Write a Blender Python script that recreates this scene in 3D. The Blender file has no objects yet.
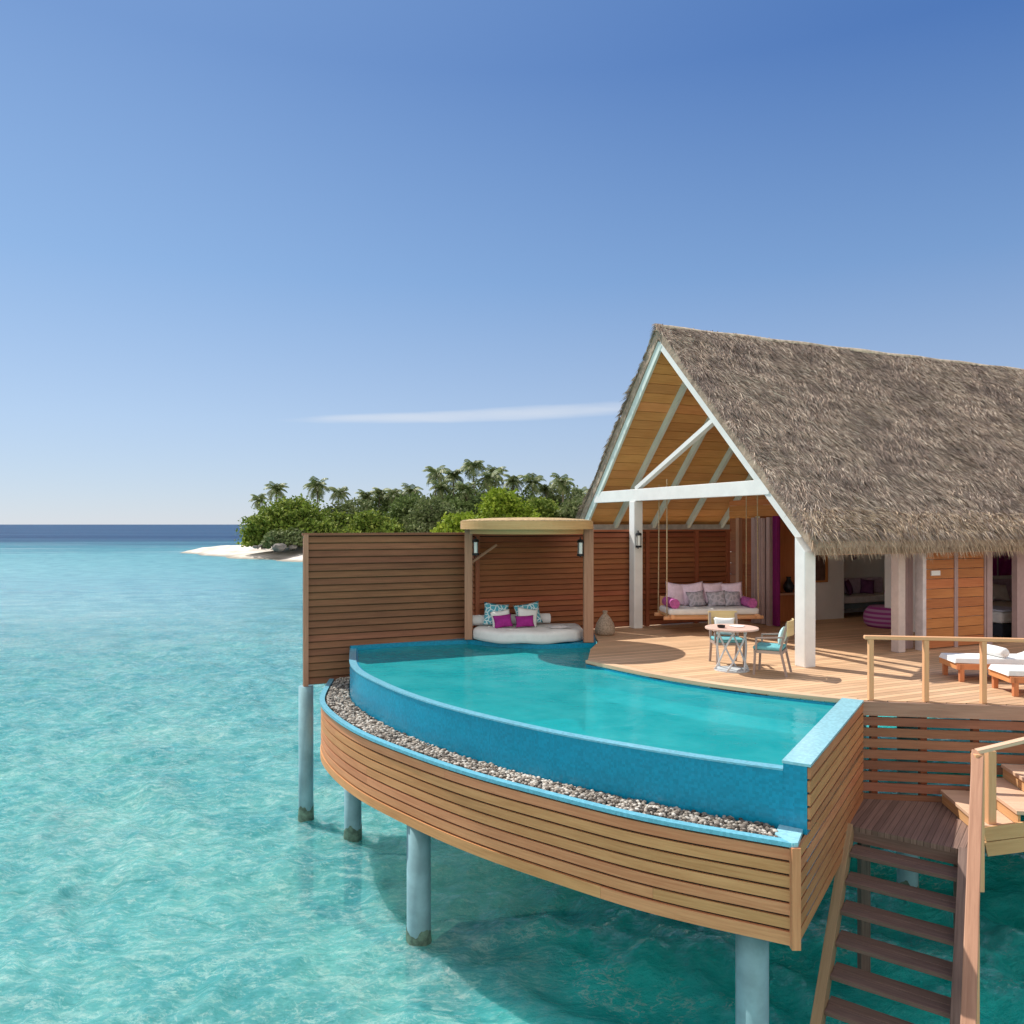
import bpy, bmesh, math, random
import numpy as np
from mathutils import Vector, Matrix
from mathutils.geometry import tessellate_polygon
random.seed(7); rng = np.random.default_rng(7)
R = math.radians
scene = bpy.context.scene
COL = scene.collection

# ------------------------------------------------------------------ camera, sky, sun, exposure
CZ = 5.98                      # eye height over the water (water = z 0)
DZ = 3.43                      # deck level
cam_d = bpy.data.cameras.new("camera"); cam = bpy.data.objects.new("camera", cam_d); COL.objects.link(cam)
cam.location = (0, 0, CZ); cam.rotation_euler = (R(90), 0, 0)
cam_d.sensor_width = 36; cam_d.lens = 785/1024*36; cam_d.shift_y = 12/1024
cam_d.clip_start = 0.1; cam_d.clip_end = 20000
scene.camera = cam

SUN_EL = 50; SUN_AZ = -50      # azimuth from +Y, negative = to the left
sd = Vector((math.sin(R(SUN_AZ))*math.cos(R(SUN_EL)), math.cos(R(SUN_AZ))*math.cos(R(SUN_EL)), math.sin(R(SUN_EL))))
sl = bpy.data.lights.new("sun", 'SUN'); sl.energy = 4.6; sl.angle = R(0.5); sl.color = (1, .95, .86)
so = bpy.data.objects.new("sun", sl); COL.objects.link(so)
so.rotation_euler = (-sd).to_track_quat('-Z', 'Y').to_euler(); so.location = (-60, 60, 80)

world = bpy.data.worlds.new("World"); scene.world = world; world.use_nodes = True
SKY_GAIN = 5.6
def build_world():
    nt = world.node_tree; N = nt.nodes; L = nt.links; N.clear()
    out = N.new('ShaderNodeOutputWorld'); bg = N.new('ShaderNodeBackground'); sky = N.new('ShaderNodeTexSky')
    sky.sky_type = 'NISHITA'; sky.sun_disc = False; sky.sun_elevation = R(SUN_EL); sky.sun_rotation = R(SUN_AZ)
    sky.altitude = 0; sky.air_density = 1.0; sky.dust_density = 0.0; sky.ozone_density = 4.0
    bg.inputs[1].default_value = 0.15
    tc = N.new('ShaderNodeTexCoord'); sep = N.new('ShaderNodeSeparateXYZ'); L.new(tc.outputs['Generated'], sep.inputs[0])
    def m(op, a, b=None, c=None):
        n = N.new('ShaderNodeMath'); n.operation = op
        for i, v in enumerate((a, b, c)):
            if v is None: continue
            if isinstance(v, (int, float)): n.inputs[i].default_value = v
            else: L.new(v, n.inputs[i])
        return n.outputs[0]
    az = m('ARCTAN2', sep.outputs[0], sep.outputs[1]); el = m('ARCSINE', sep.outputs[2])
    # one thin streak of cloud low over the horizon
    du = m('DIVIDE', m('ADD', az, 0.045), 0.25)
    dl = m('SUBTRACT', el, m('ADD', 0.1395, m('MULTIPLY', az, 0.045)))
    comb = N.new('ShaderNodeCombineXYZ'); L.new(m('MULTIPLY', az, 5.0), comb.inputs[0]); L.new(m('MULTIPLY', el, 45.0), comb.inputs[1])
    nz = N.new('ShaderNodeTexNoise'); nz.inputs['Scale'].default_value = 1.6; nz.inputs['Detail'].default_value = 5; L.new(comb.outputs[0], nz.inputs['Vector'])
    wid = m('ADD', 0.010, m('MULTIPLY', az, 0.014))
    dv = m('DIVIDE', dl, wid)
    r2 = m('ADD', m('MULTIPLY', m('MULTIPLY', du, du), m('MULTIPLY', du, du)), m('MULTIPLY', dv, dv))
    msk = m('SUBTRACT', 1.0, r2); msk = m('ADD', msk, m('MULTIPLY', m('SUBTRACT', nz.outputs[0], 0.5), 1.1))
    mr = N.new('ShaderNodeMapRange'); mr.interpolation_type = 'SMOOTHSTEP'; L.new(msk, mr.inputs[0])
    mr.inputs[1].default_value = 0.0; mr.inputs[2].default_value = 1.2; mr.inputs[3].default_value = 0; mr.inputs[4].default_value = 0.5
    mix = N.new('ShaderNodeMix'); mix.data_type = 'RGBA'; L.new(mr.outputs[0], mix.inputs[0])
    # clear tropical air: pale at the horizon, deep blue overhead, paler round the sun
    cr = N.new('ShaderNodeValToRGB'); e = cr.color_ramp.elements
    stops = [(0, (.46,.525,.665)), (7, (.36,.47,.675)), (17, (.17,.31,.585)), (30, (.042,.14,.43)), (90, (.04,.12,.40))]
    while len(e) < len(stops): e.new(.5)
    for i, (d, c) in enumerate(stops): e[i].position = d/90; e[i].color = (*c, 1)
    L.new(m('DIVIDE', m('MAXIMUM', el, 0.0), math.pi/2), cr.inputs[0])
    dp = N.new('ShaderNodeVectorMath'); dp.operation = 'DOT_PRODUCT'; L.new(tc.outputs['Generated'], dp.inputs[0]); dp.inputs[1].default_value = sd
    gl = m('POWER', m('MAXIMUM', dp.outputs['Value'], 0.0), 3.0)
    glow = N.new('ShaderNodeMix'); glow.data_type = 'RGBA'; glow.blend_type = 'ADD'; glow.inputs[0].default_value = 1
    gc = N.new('ShaderNodeMix'); gc.data_type = 'RGBA'; L.new(gl, gc.inputs[0]); gc.inputs[6].default_value = (0,0,0,1); gc.inputs[7].default_value = (.17,.22,.22,1)
    L.new(cr.outputs[0], glow.inputs[6]); L.new(gc.outputs[2], glow.inputs[7])
    scl = N.new('ShaderNodeVectorMath'); scl.operation = 'SCALE'; L.new(glow.outputs[2], scl.inputs[0]); scl.inputs['Scale'].default_value = SKY_GAIN
    base = N.new('ShaderNodeMix'); base.data_type = 'RGBA'; base.inputs[0].default_value = .85
    L.new(sky.outputs[0], base.inputs[6]); L.new(scl.outputs[0], base.inputs[7])
    # unseen bright clouds added behind the camera as warm fill for shaded sides
    cn = N.new('ShaderNodeTexNoise'); cn.inputs['Scale'].default_value = 2.6; cn.inputs['Detail'].default_value = 6; cn.inputs['Roughness'].default_value = .6
    mp = N.new('ShaderNodeMapping'); mp.inputs['Scale'].default_value = (1, 1, 2.2); L.new(tc.outputs['Generated'], mp.inputs[0]); L.new(mp.outputs[0], cn.inputs['Vector'])
    cm = N.new('ShaderNodeMapRange'); cm.interpolation_type = 'SMOOTHSTEP'; L.new(cn.outputs[0], cm.inputs[0]); cm.inputs[1].default_value = .36; cm.inputs[2].default_value = .52
    bk = N.new('ShaderNodeMapRange'); bk.interpolation_type = 'SMOOTHSTEP'; L.new(sep.outputs[1], bk.inputs[0]); bk.inputs[1].default_value = .05; bk.inputs[2].default_value = -.35
    cl = N.new('ShaderNodeMix'); cl.data_type = 'RGBA'; L.new(m('MULTIPLY', cm.outputs[0], bk.outputs[0]), cl.inputs[0]); L.new(base.outputs[2], cl.inputs[6]); cl.inputs[7].default_value = (6.8, 6.3, 5.7, 1)
    L.new(cl.outputs[2], mix.inputs[6]); mix.inputs[7].default_value = (4.6, 4.75, 5.0, 1)
    L.new(mix.outputs[2], bg.inputs[0]); L.new(bg.outputs[0], out.inputs[0])
build_world()
vs = scene.view_settings
vs.view_transform = 'Standard'; vs.look = 'None'; vs.gamma = 1; vs.use_curve_mapping = False; vs.exposure = 0.25
scene.render.engine = 'CYCLES'

# ------------------------------------------------------------------ material helpers
def new_mat(name):
    m = bpy.data.materials.new(name); m.use_nodes = True
    nt = m.node_tree; nt.nodes.clear()
    o = nt.nodes.new('ShaderNodeOutputMaterial'); p = nt.nodes.new('ShaderNodeBsdfPrincipled')
    nt.links.new(p.outputs[0], o.inputs[0])
    return m, nt, p, o
class NT:
    def __init__(s, nt): s.nt = nt
    def node(s, t, **kw):
        n = s.nt.nodes.new(t)
        for k, v in kw.items(): setattr(n, k, v)
        return n
    def link(s, a, b): s.nt.links.new(a, b)
    def math(s, op, a, b=None, c=None, clamp=False):
        n = s.node('ShaderNodeMath', operation=op); n.use_clamp = clamp
        for i, v in enumerate((a, b, c)):
            if v is None: continue
            if isinstance(v, (int, float)): n.inputs[i].default_value = v
            else: s.link(v, n.inputs[i])
        return n.outputs[0]
    def mix(s, f, a, b, blend='MIX'):
        n = s.node('ShaderNodeMix', data_type='RGBA', blend_type=blend)
        for i, v in ((0, f), (6, a), (7, b)):
            if isinstance(v, (int, float)): n.inputs[i].default_value = v
            elif isinstance(v, tuple): n.inputs[i].default_value = (*v[:3], 1)
            else: s.link(v, n.inputs[i])
        return n.outputs[2]
    def noise(s, vec, scale, detail=3, rough=.5, dist=0):
        n = s.node('ShaderNodeTexNoise'); n.inputs['Scale'].default_value = scale; n.inputs['Detail'].default_value = detail
        n.inputs['Roughness'].default_value = rough; n.inputs['Distortion'].default_value = dist
        if vec is not None: s.link(vec, n.inputs['Vector'])
        return n.outputs[0]
    def mapping(s, vec, scale=(1,1,1), rot=(0,0,0), loc=(0,0,0)):
        n = s.node('ShaderNodeMapping'); n.inputs['Scale'].default_value = scale; n.inputs['Rotation'].default_value = rot; n.inputs['Location'].default_value = loc
        s.link(vec, n.inputs[0]); return n.outputs[0]
    def rng(s, v, a, b, c=0, d=1, smooth=True):
        n = s.node('ShaderNodeMapRange'); n.interpolation_type = 'SMOOTHSTEP' if smooth else 'LINEAR'
        s.link(v, n.inputs[0])
        for i, x in enumerate((a, b, c, d)): n.inputs[i+1].default_value = x
        return n.outputs[0]
    def bump(s, h, strength, dist, p, normal=None):
        n = s.node('ShaderNodeBump'); n.inputs['Strength'].default_value = strength; n.inputs['Distance'].default_value = dist
        s.link(h, n.inputs['Height'])
        if normal is not None: s.link(normal, n.inputs['Normal'])
        if p is not None: s.link(n.outputs[0], p.inputs['Normal'])
        return n.outputs[0]
    def obj(s): return s.node('ShaderNodeTexCoord').outputs['Object']
    def uv(s): return s.node('ShaderNodeTexCoord').outputs['UV']
    def island(s): return s.node('ShaderNodeNewGeometry').outputs['Random Per Island']

def sc(c, k): return tuple(min(1, x*k) for x in c)
MC = {}
def plain(name, c, rough=.6, var=.12, scale=6, bump=.1, spec=.3, metal=0):
    if name in MC: return MC[name]
    m, nt, p, o = new_mat(name); t = NT(nt); v = t.obj()
    n1 = t.noise(v, scale, 4, .6)
    col = t.mix(t.rng(n1, .3, .7), sc(c, 1-var), sc(c, 1+var)); t.link(col, p.inputs['Base Color'])
    p.inputs['Roughness'].default_value = rough; p.inputs['Specular IOR Level'].default_value = spec; p.inputs['Metallic'].default_value = metal
    if bump: t.bump(t.noise(v, scale*6, 3), bump, .02, p)
    MC[name] = m; return m
def wood(name, c1, c2, rough=.6, isl=.25, spec=.3):
    if name in MC: return MC[name]
    m, nt, p, o = new_mat(name); t = NT(nt); uv = t.uv(); ri = t.island()
    off = t.node('ShaderNodeCombineXYZ'); t.link(t.math('MULTIPLY', ri, 37.0), off.inputs[0]); t.link(t.math('MULTIPLY', ri, 91.0), off.inputs[1])
    add = t.node('ShaderNodeVectorMath', operation='ADD'); t.link(uv, add.inputs[0]); t.link(off.outputs[0], add.inputs[1]); v = add.outputs[0]
    g = t.noise(t.mapping(v, (1.6, 34, 1)), 1.0, 5, .65, .4); g2 = t.noise(t.mapping(v, (.7, 3, 1)), 1.0, 3)
    f = t.math('ADD', t.math('MULTIPLY', g, .6), t.math('MULTIPLY', g2, .4))
    col = t.mix(t.rng(f, .3, .7), c1, c2)
    val = t.math('ADD', 1-isl, t.math('MULTIPLY', ri, 2*isl))
    hs = t.node('ShaderNodeHueSaturation'); t.link(val, hs.inputs['Value']); t.link(col, hs.inputs['Color'])
    ri2 = t.node('ShaderNodeTexWhiteNoise', noise_dimensions='1D'); t.link(ri, ri2.inputs['W'])
    t.link(t.math('ADD', .487, t.math('MULTIPLY', ri2.outputs[0], .018)), hs.inputs['Hue'])
    t.link(hs.outputs[0], p.inputs['Base Color'])
    p.inputs['Roughness'].default_value = rough; p.inputs['Specular IOR Level'].default_value = spec
    t.bump(f, .25, .01, p)
    MC[name] = m; return m
def boards(name, c1, c2, pitch, axis=1, gap=.05, rough=.65, var=.35):
    """planked sheet: boards run along local x (axis=1 splits along y) or local y (axis=0)"""
    if name in MC: return MC[name]
    m, nt, p, o = new_mat(name); t = NT(nt); v = t.obj(); sep = t.node('ShaderNodeSeparateXYZ'); t.link(v, sep.inputs[0])
    w = t.math('DIVIDE', sep.outputs[axis], pitch); idx = t.math('FLOOR', w); fr = t.math('FRACT', w)
    l = sep.outputs[1-axis]
    wn = t.node('ShaderNodeTexWhiteNoise', noise_dimensions='1D'); t.link(idx, wn.inputs['W']); rnd = wn.outputs[0]
    cv = t.node('ShaderNodeCombineXYZ'); t.link(t.math('ADD', t.math('MULTIPLY', l, 1.2), t.math('MULTIPLY', rnd, 50)), cv.inputs[0]); t.link(t.math('MULTIPLY', w, 4.5), cv.inputs[1])
    g = t.noise(cv.outputs[0], 1.0, 5, .65, .3)
    big = t.noise(v, .8, 4)
    f = t.math('ADD', t.math('MULTIPLY', g, .65), t.math('MULTIPLY', big, .35))
    col = t.mix(t.rng(f, .3, .7), c1, c2)
    hs = t.node('ShaderNodeHueSaturation'); t.link(col, hs.inputs['Color']); t.link(t.math('ADD', 1-var/2, t.math('MULTIPLY', rnd, var)), hs.inputs['Value'])
    ed = t.math('MINIMUM', fr, t.math('SUBTRACT', 1.0, fr)); gm = t.rng(ed, gap*.4, gap, 1, 0)
    col2 = t.mix(gm, hs.outputs[0], sc(c1, .22)); t.link(col2, p.inputs['Base Color'])
    p.inputs['Roughness'].default_value = rough; p.inputs['Specular IOR Level'].default_value = .3
    t.bump(t.math('SUBTRACT', t.math('MULTIPLY', f, .3), gm), .35, .02, p)
    MC[name] = m; return m
def tile(name, c, rough=.22, var=.3, cell=32, spec=.5):
    if name in MC: return MC[name]
    m, nt, p, o = new_mat(name); t = NT(nt); v = t.obj()
    sn = t.node('ShaderNodeVectorMath', operation='FLOOR'); t.link(t.mapping(v, (cell, cell, cell)), sn.inputs[0])
    wn = t.node('ShaderNodeTexWhiteNoise', noise_dimensions='3D'); t.link(sn.outputs[0], wn.inputs['Vector'])
    n = t.noise(v, 1.6, 4); f = t.math('ADD', t.math('MULTIPLY', wn.outputs[0], .6), t.math('MULTIPLY', n, .4))
    t.link(t.mix(f, sc(c, 1-var), sc(c, 1+var)), p.inputs['Base Color']); p.inputs['Roughness'].default_value = rough
    p.inputs['Specular IOR Level'].default_value = spec
    t.bump(f, .1, .01, p)
    MC[name] = m; return m
def islandcol(name, cols, rough=.8, bump=0, transl=0):
    """colour picked per loose piece (leaf, straw, pebble)"""
    if name in MC: return MC[name]
    m, nt, p, o = new_mat(name); t = NT(nt); ri = t.island()
    cr = t.node('ShaderNodeValToRGB'); e = cr.color_ramp.elements
    while len(e) < len(cols): e.new(.5)
    for i, (pos, c) in enumerate(cols): e[i].position = pos; e[i].color = (*c, 1)
    t.link(ri, cr.inputs[0]); n = t.noise(t.obj(), .9, 4)
    col = t.mix(t.rng(n, .3, .7, 0, .45), cr.outputs[0], sc(cols[0][1], .8))
    t.link(col, p.inputs['Base Color'])
    p.inputs['Roughness'].default_value = rough; p.inputs['Specular IOR Level'].default_value = .2
    if transl:
        tr = t.node('ShaderNodeBsdfTranslucent'); t.link(col, tr.inputs[0]); ms = t.node('ShaderNodeMixShader'); ms.inputs[0].default_value = transl
        t.link(p.outputs[0], ms.inputs[1]); t.link(tr.outputs[0], ms.inputs[2]); t.link(ms.outputs[0], o.inputs[0])
    MC[name] = m; return m

# ------------------------------------------------------------------ mesh builder
class MB:
    def __init__(s): s.v = []; s.f = []; s.uv = []
    def add(s, verts, faces, uvs=None):
        b = len(s.v); s.v += [tuple(x) for x in verts]
        for i, f in enumerate(faces):
            s.f.append([b+k for k in f])
            s.uv.append(uvs[i] if uvs else [(verts[k][0], verts[k][1]) for k in f])
        return s
    def obox(s, c, X, Y, Z):
        """box round centre c with half-extent vectors X (grain), Y, Z"""
        c, X, Y, Z = map(Vector, (c, X, Y, Z)); lx, ly, lz = X.length, Y.length, Z.length
        vs = [c + X*i + Y*j + Z*k for i in (-1, 1) for j in (-1, 1) for k in (-1, 1)]
        fs = [(0,1,3,2), (4,6,7,5), (0,4,5,1), (2,3,7,6), (0,2,6,4), (1,5,7,3)]
        co = [(i*lx, j*ly, k*lz) for i in (-1, 1) for j in (-1, 1) for k in (-1, 1)]
        ax = [(1,2), (1,2), (0,2), (0,2), (0,1), (0,1)]
        s.add(vs, fs, [[(co[k][ax[n][0]], co[k][ax[n][1]]) for k in f] for n, f in enumerate(fs)]); return s
    def box(s, x0, x1, y0, y1, z0, z1):
        d = (x1-x0, y1-y0, z1-z0); c = ((x0+x1)/2, (y0+y1)/2, (z0+z1)/2)
        ax = [Vector((d[0]/2,0,0)), Vector((0,d[1]/2,0)), Vector((0,0,d[2]/2))]
        i = max(range(3), key=lambda k: d[k]); o = [ax[i]] + [ax[k] for k in range(3) if k != i]
        if o[0].cross(o[1]).dot(o[2]) < 0: o[1], o[2] = o[2], o[1]
        return s.obox(c, *o)
    def beam(s, p0, p1, w, h, up=(0,0,1)):
        p0, p1 = Vector(p0), Vector(p1); X = (p1-p0)/2; d = X.normalized(); u = Vector(up)
        Y = u.cross(d).normalized()*w/2; Z = d.cross(Y.normalized()).normalized()*h/2
        return s.obox((p0+p1)/2, X, Y, Z)
    def tube(s, pts, r, n=10, cap=True):
        pts = [Vector(p) for p in pts]; rs = r if isinstance(r, (list, tuple)) else [r]*len(pts); vs = []; fs = []; uv = []
        ref = None; L = 0
        for i, p in enumerate(pts):
            t = (pts[min(i+1, len(pts)-1)] - pts[max(i-1, 0)]).normalized()
            if ref is None: ref = Vector((1,0,0)) if abs(t.x) < .9 else Vector((0,1,0))
            a = (ref - t*ref.dot(t)).normalized(); b = t.cross(a); ref = a
            for k in range(n):
                th = 2*math.pi*k/n; vs.append(p + (a*math.cos(th)+b*math.sin(th))*rs[i])
        for i in range(len(pts)-1):
            l1 = L + (pts[i+1]-pts[i]).length
            for k in range(n):
                k2 = (k+1) % n; fs.append((i*n+k, i*n+k2, (i+1)*n+k2, (i+1)*n+k)); c = 2*math.pi*rs[i]/n
                uv.append([(L, k*c), (L, (k+1)*c), (l1, (k+1)*c), (l1, k*c)])
            L = l1
        if cap:
            for q in (range(n-1, -1, -1), range((len(pts)-1)*n, len(pts)*n)):
                q = list(q); fs.append(q); uv.append([(vs[k].x, vs[k].y) for k in q])
        return s.add(vs, fs, uv)
    def lathe(s, prof, c=(0,0,0), n=24):
        vs = []; fs = []
        for r, z in prof:
            for k in range(n):
                th = 2*math.pi*k/n; vs.append((c[0]+r*math.cos(th), c[1]+r*math.sin(th), c[2]+z))
        for i in range(len(prof)-1):
            for k in range(n): k2 = (k+1) % n; fs.append((i*n+k, i*n+k2, (i+1)*n+k2, (i+1)*n+k))
        fs.append(list(range(n-1, -1, -1))); fs.append(list(range((len(prof)-1)*n, len(prof)*n)))
        return s.add(vs, fs)
    def prism(s, poly, z0, z1):
        n = len(poly); tri = tessellate_polygon([[Vector((x, y, 0)) for x, y in poly]])
        area = sum(poly[i][0]*poly[(i+1)%n][1]-poly[(i+1)%n][0]*poly[i][1] for i in range(n))
        if area < 0: poly = poly[::-1]; tri = tessellate_polygon([[Vector((x, y, 0)) for x, y in poly]])
        vs = [(x, y, z0) for x, y in poly] + [(x, y, z1) for x, y in poly]; fs = []
        for a, b, c in tri:
            A, B, C = (Vector(poly[i]) for i in (a, b, c))
            if (B-A).cross(C-A) < 0: b, c = c, b
            fs.append((a+n, b+n, c+n)); fs.append((c, b, a))
        for i in range(n): j = (i+1) % n; fs.append((i, j, j+n, i+n))
        return s.add(vs, fs)
    def strip(s, inner, outer, z0, z1):
        """solid band between two plan curves of equal point count"""
        n = len(inner); vs = []; fs = []; uv = []
        L = [0]
        for i in range(1, n): L.append(L[-1] + math.hypot(outer[i][0]-outer[i-1][0], outer[i][1]-outer[i-1][1]))
        for i in range(n):
            vs += [(*inner[i], z0), (*outer[i], z0), (*outer[i], z1), (*inner[i], z1)]
        hh = (0, .1, .1+(z1-z0), .2+(z1-z0), .3+2*(z1-z0))
        for i in range(n-1):
            for k in range(4):
                k2 = (k+1) % 4; fs.append((i*4+k2, i*4+k, (i+1)*4+k, (i+1)*4+k2))
                uv.append([(L[i], hh[k+1]), (L[i], hh[k]), (L[i+1], hh[k]), (L[i+1], hh[k+1])])
        fs.append((0, 1, 2, 3)); uv.append([(0,0)]*4); b = (n-1)*4; fs.append((b+3, b+2, b+1, b)); uv.append([(0,0)]*4)
        return s.add(vs, fs, uv)
    def cushion(s, c, w, h, t, M=None, nx=12, pw=.55):
        """pillow w x h, thickness t, lying in local xy, then turned by matrix M"""
        vs = []; fs = []; M = M or Matrix(); c = Vector(c)
        for side in (1, -1):
            for i in range(nx+1):
                for j in range(nx+1):
                    x = -1+2*i/nx; y = -1+2*j/nx
                    e = max(0, (1-x*x)*(1-y*y))**pw; k = 1-.09*((1-abs(y))*abs(x)**2+0)*0 - .08*(1-max(abs(x), abs(y)))*0
                    px = x*(1-.10*(1-y*y)*abs(x)); py = y*(1-.10*(1-x*x)*abs(y))
                    vs.append(c + (M @ Vector((px*w/2, py*h/2, side*e*t/2))))
        n = nx+1; o = n*n
        for i in range(nx):
            for j in range(nx):
                a, b, d, e = i*n+j, (i+1)*n+j, (i+1)*n+j+1, i*n+j+1
                fs.append((a, b, d, e)); fs.append((o+a, o+e, o+d, o+b))
        return s.add(vs, fs)
    def build(s, name, mat, parent=None, smooth=False, world=False, loc=None, rotz=0, bevel=0, weld=False):
        vs = np.array(s.v, dtype=float)
        if parent is None and loc is None and len(vs):
            loc = ((vs[:,0].min()+vs[:,0].max())/2, (vs[:,1].min()+vs[:,1].max())/2, vs[:,2].min()); vs = vs - np.array(loc)
        elif parent is not None and world:
            p = parent
            while p.parent: p = p.parent
            Mi = (Matrix.Translation(p.location) @ Matrix.Rotation(p.rotation_euler.z, 4, 'Z')).inverted()
            Mi = np.array(Mi); vs = vs @ Mi[:3,:3].T + Mi[:3,3]
        me = bpy.data.meshes.new(name); me.from_pydata(vs.tolist(), [], s.f)
        ul = me.uv_layers.new(name="UVMap"); flat = np.array([c for f in s.uv for uvc in f for c in uvc], dtype=np.float32); ul.data.foreach_set("uv", flat)
        if smooth: me.polygons.foreach_set("use_smooth", [True]*len(me.polygons))
        if weld:
            bm = bmesh.new(); bm.from_mesh(me); bmesh.ops.remove_doubles(bm, verts=bm.verts, dist=1e-4); bm.to_mesh(me); bm.free()
        me.materials.append(mat); me.update()
        o = bpy.data.objects.new(name, me); COL.objects.link(o)
        if parent is not None: o.parent = parent
        elif loc is not None: o.location = loc; o.rotation_euler.z = rotz
        if bevel:
            b = o.modifiers.new("bevel", 'BEVEL'); b.width = bevel; b.segments = 2; b.limit_method = 'ANGLE'
        return o
def tag(o, label=None, cat=None, group=None, kind=None):
    if label: o['label'] = label
    if cat: o['category'] = cat
    if group: o['group'] = group
    if kind: o['kind'] = kind
    return o
def thing(name, label, cat, loc, rotz=0, group=None):
    o = bpy.data.objects.new(name, None); COL.objects.link(o); o.location = loc; o.rotation_euler.z = rotz; o.empty_display_size = .2
    return tag(o, label, cat, group)
def copy_tree(o, parent=None):
    c = o.copy(); COL.objects.link(c)
    if parent is not None: c.parent = parent
    for ch in list(o.children): copy_tree(ch, c)
    return c
def spline(pts, step=.12):
    P = [Vector((*p, 0)) for p in pts]; out = []
    for i in range(len(P)-1):
        p0 = P[max(i-1, 0)]; p1 = P[i]; p2 = P[i+1]; p3 = P[min(i+2, len(P)-1)]
        n = max(2, int((p2-p1).length/step))
        for k in range(n):
            t = k/n; q = .5*((2*p1)+(p2-p0)*t+(2*p0-5*p1+4*p2-p3)*t*t+(3*p1-p0-3*p2+p3)*t**3); out.append((q.x, q.y))
    out.append(tuple(pts[-1])); return out
def smooth_curve(c, it=30):
    a = np.array(c)
    for _ in range(it): a[1:-1] = a[1:-1]*.5 + (a[:-2]+a[2:])*.25
    return [tuple(p) for p in a]
def offset(c, d):
    """shift a plan curve sideways: positive = to the left of travel"""
    a = np.array(c); t = np.gradient(a, axis=0); t /= np.linalg.norm(t, axis=1)[:, None]; n = np.stack([-t[:,1], t[:,0]], 1)
    return [tuple(p) for p in a + n*d]

TH = math.atan2(.402, .9156)          # the villa's axis: a runs along the ridge, b across it
HO = Vector((5.37, 13.9, DZ))         # foot of the villa's front corner column
Rz = Matrix.Rotation(TH, 4, 'Z')
def H(a, b, z=0): return HO + (Rz @ Vector((a, b, z)))
def H2(a, b): p = H(a, b); return (p.x, p.y)

# ------------------------------------------------------------------ materials
M_deck = boards("deck_boards", (.54,.33,.185), (.70,.46,.285), .14, 1)
M_land = boards("landing_boards", (.155,.098,.078), (.28,.185,.15), .075, 0)
M_clad = wood("cladding_wood", (.52,.215,.085), (.74,.35,.155), isl=.10)
M_screen = wood("brown_slat_wood", (.170,.076,.036), (.27,.128,.060), isl=.14)
M_screen2 = wood("red_slat_wood", (.235,.078,.030), (.35,.130,.052), isl=.12)
M_ceil = wood("ceiling_boards", (.60,.30,.095), (.80,.445,.16), isl=.15)
M_panel = wood("orange_panel_wood", (.40,.145,.04), (.56,.235,.075), isl=.12)
M_rail = wood("rail_wood", (.64,.35,.16), (.82,.50,.25), isl=.08)
M_post = wood("post_wood", (.34,.185,.105), (.49,.285,.17), isl=.06)
M_canopy = wood("canopy_wood", (.52,.305,.125), (.68,.43,.20), isl=.1)
M_stair = wood("stair_wood", (.125,.082,.064), (.26,.178,.14), isl=.15)
M_step = wood("step_wood", (.58,.38,.24), (.76,.54,.36), isl=.1)
M_teak = wood("teak", (.50,.20,.075), (.66,.30,.12), isl=.1)
M_white = plain("white_paint", (.80,.80,.78), .5, .04, 3, .03)
M_pale = plain("white_paint_shade_tint", (.66,.74,.69), .5, .05, 3, .03)  # white paint with the greenish cast of its shade put into the colour
M_plaster = plain("white_plaster", (.84,.82,.80), .8, .04, 2, .05)
M_pile = plain("pile_paint", (.22,.385,.43), .5, .16, 2.5, .06)
M_algae = plain("pile_algae", (.13,.20,.15), .6, .4, 9, .4)
M_tile = tile("pool_tile", (.006,.27,.44), var=.22); M_tilefloor = tile("pool_floor_tile", (.12,.56,.58)); M_cop = tile("pool_coping_tile", (.31,.60,.69), var=.18)
M_lip = tile("pool_lip_tile", (.17,.47,.60), var=.2)
M_dark = plain("dark_backing", (.035,.022,.016), .9, .2)
M_black = plain("black_metal", (.02,.02,.022), .4, .1, metal=.3)
M_fab = plain("white_fabric", (.78,.78,.77), .9, .04, 8, .15, .1)
M_mag = plain("magenta_fabric", (.33,.03,.23), .9, .15, 10, .2, .1)
M_tealfab = plain("teal_fabric", (.16,.42,.46), .9, .1, 12, .2, .1)
M_pink = plain("pink_fabric", (.80,.64,.75), .9, .08, 12, .2, .1)
M_lilac = plain("lilac_fabric", (.58,.46,.58), .9, .1, 12, .2, .1)
M_purple = plain("purple_fabric", (.18,.07,.17), .9, .15, 10, .2, .1)
M_rope = plain("rope_fibre", (.48,.36,.22), .9, .2, 30, .3)
M_rattan = plain("rattan", (.42,.33,.25), .8, .3, 30, .6)
M_metalw = plain("pale_metal", (.56,.60,.63), .4, .05, 4, .02)
M_tabletop = wood("table_wood", (.56,.36,.28), (.70,.50,.40))
M_chairwood = wood("chair_wood", (.28,.22,.19), (.38,.31,.27)); M_chairback = wood("chair_back_wood", (.62,.46,.22), (.76,.60,.32))
def patterned(name, base, ink, scale, thr):
    m, nt, p, o = new_mat(name); t = NT(nt)
    n = t.node('ShaderNodeTexVoronoi', feature='DISTANCE_TO_EDGE'); n.inputs['Scale'].default_value = scale; t.link(t.obj(), n.inputs['Vector'])
    t.link(t.mix(t.rng(n.outputs['Distance'], thr*.6, thr), ink, base), p.inputs['Base Color']); p.inputs['Roughness'].default_value = .9; return m
M_tealpat = patterned("teal_print_fabric", (.08,.36,.46), (.62,.74,.76), 9, .1)
M_greypat = patterned("grey_print_fabric", (.34,.33,.37), (.50,.46,.52), 8, .16)
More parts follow.
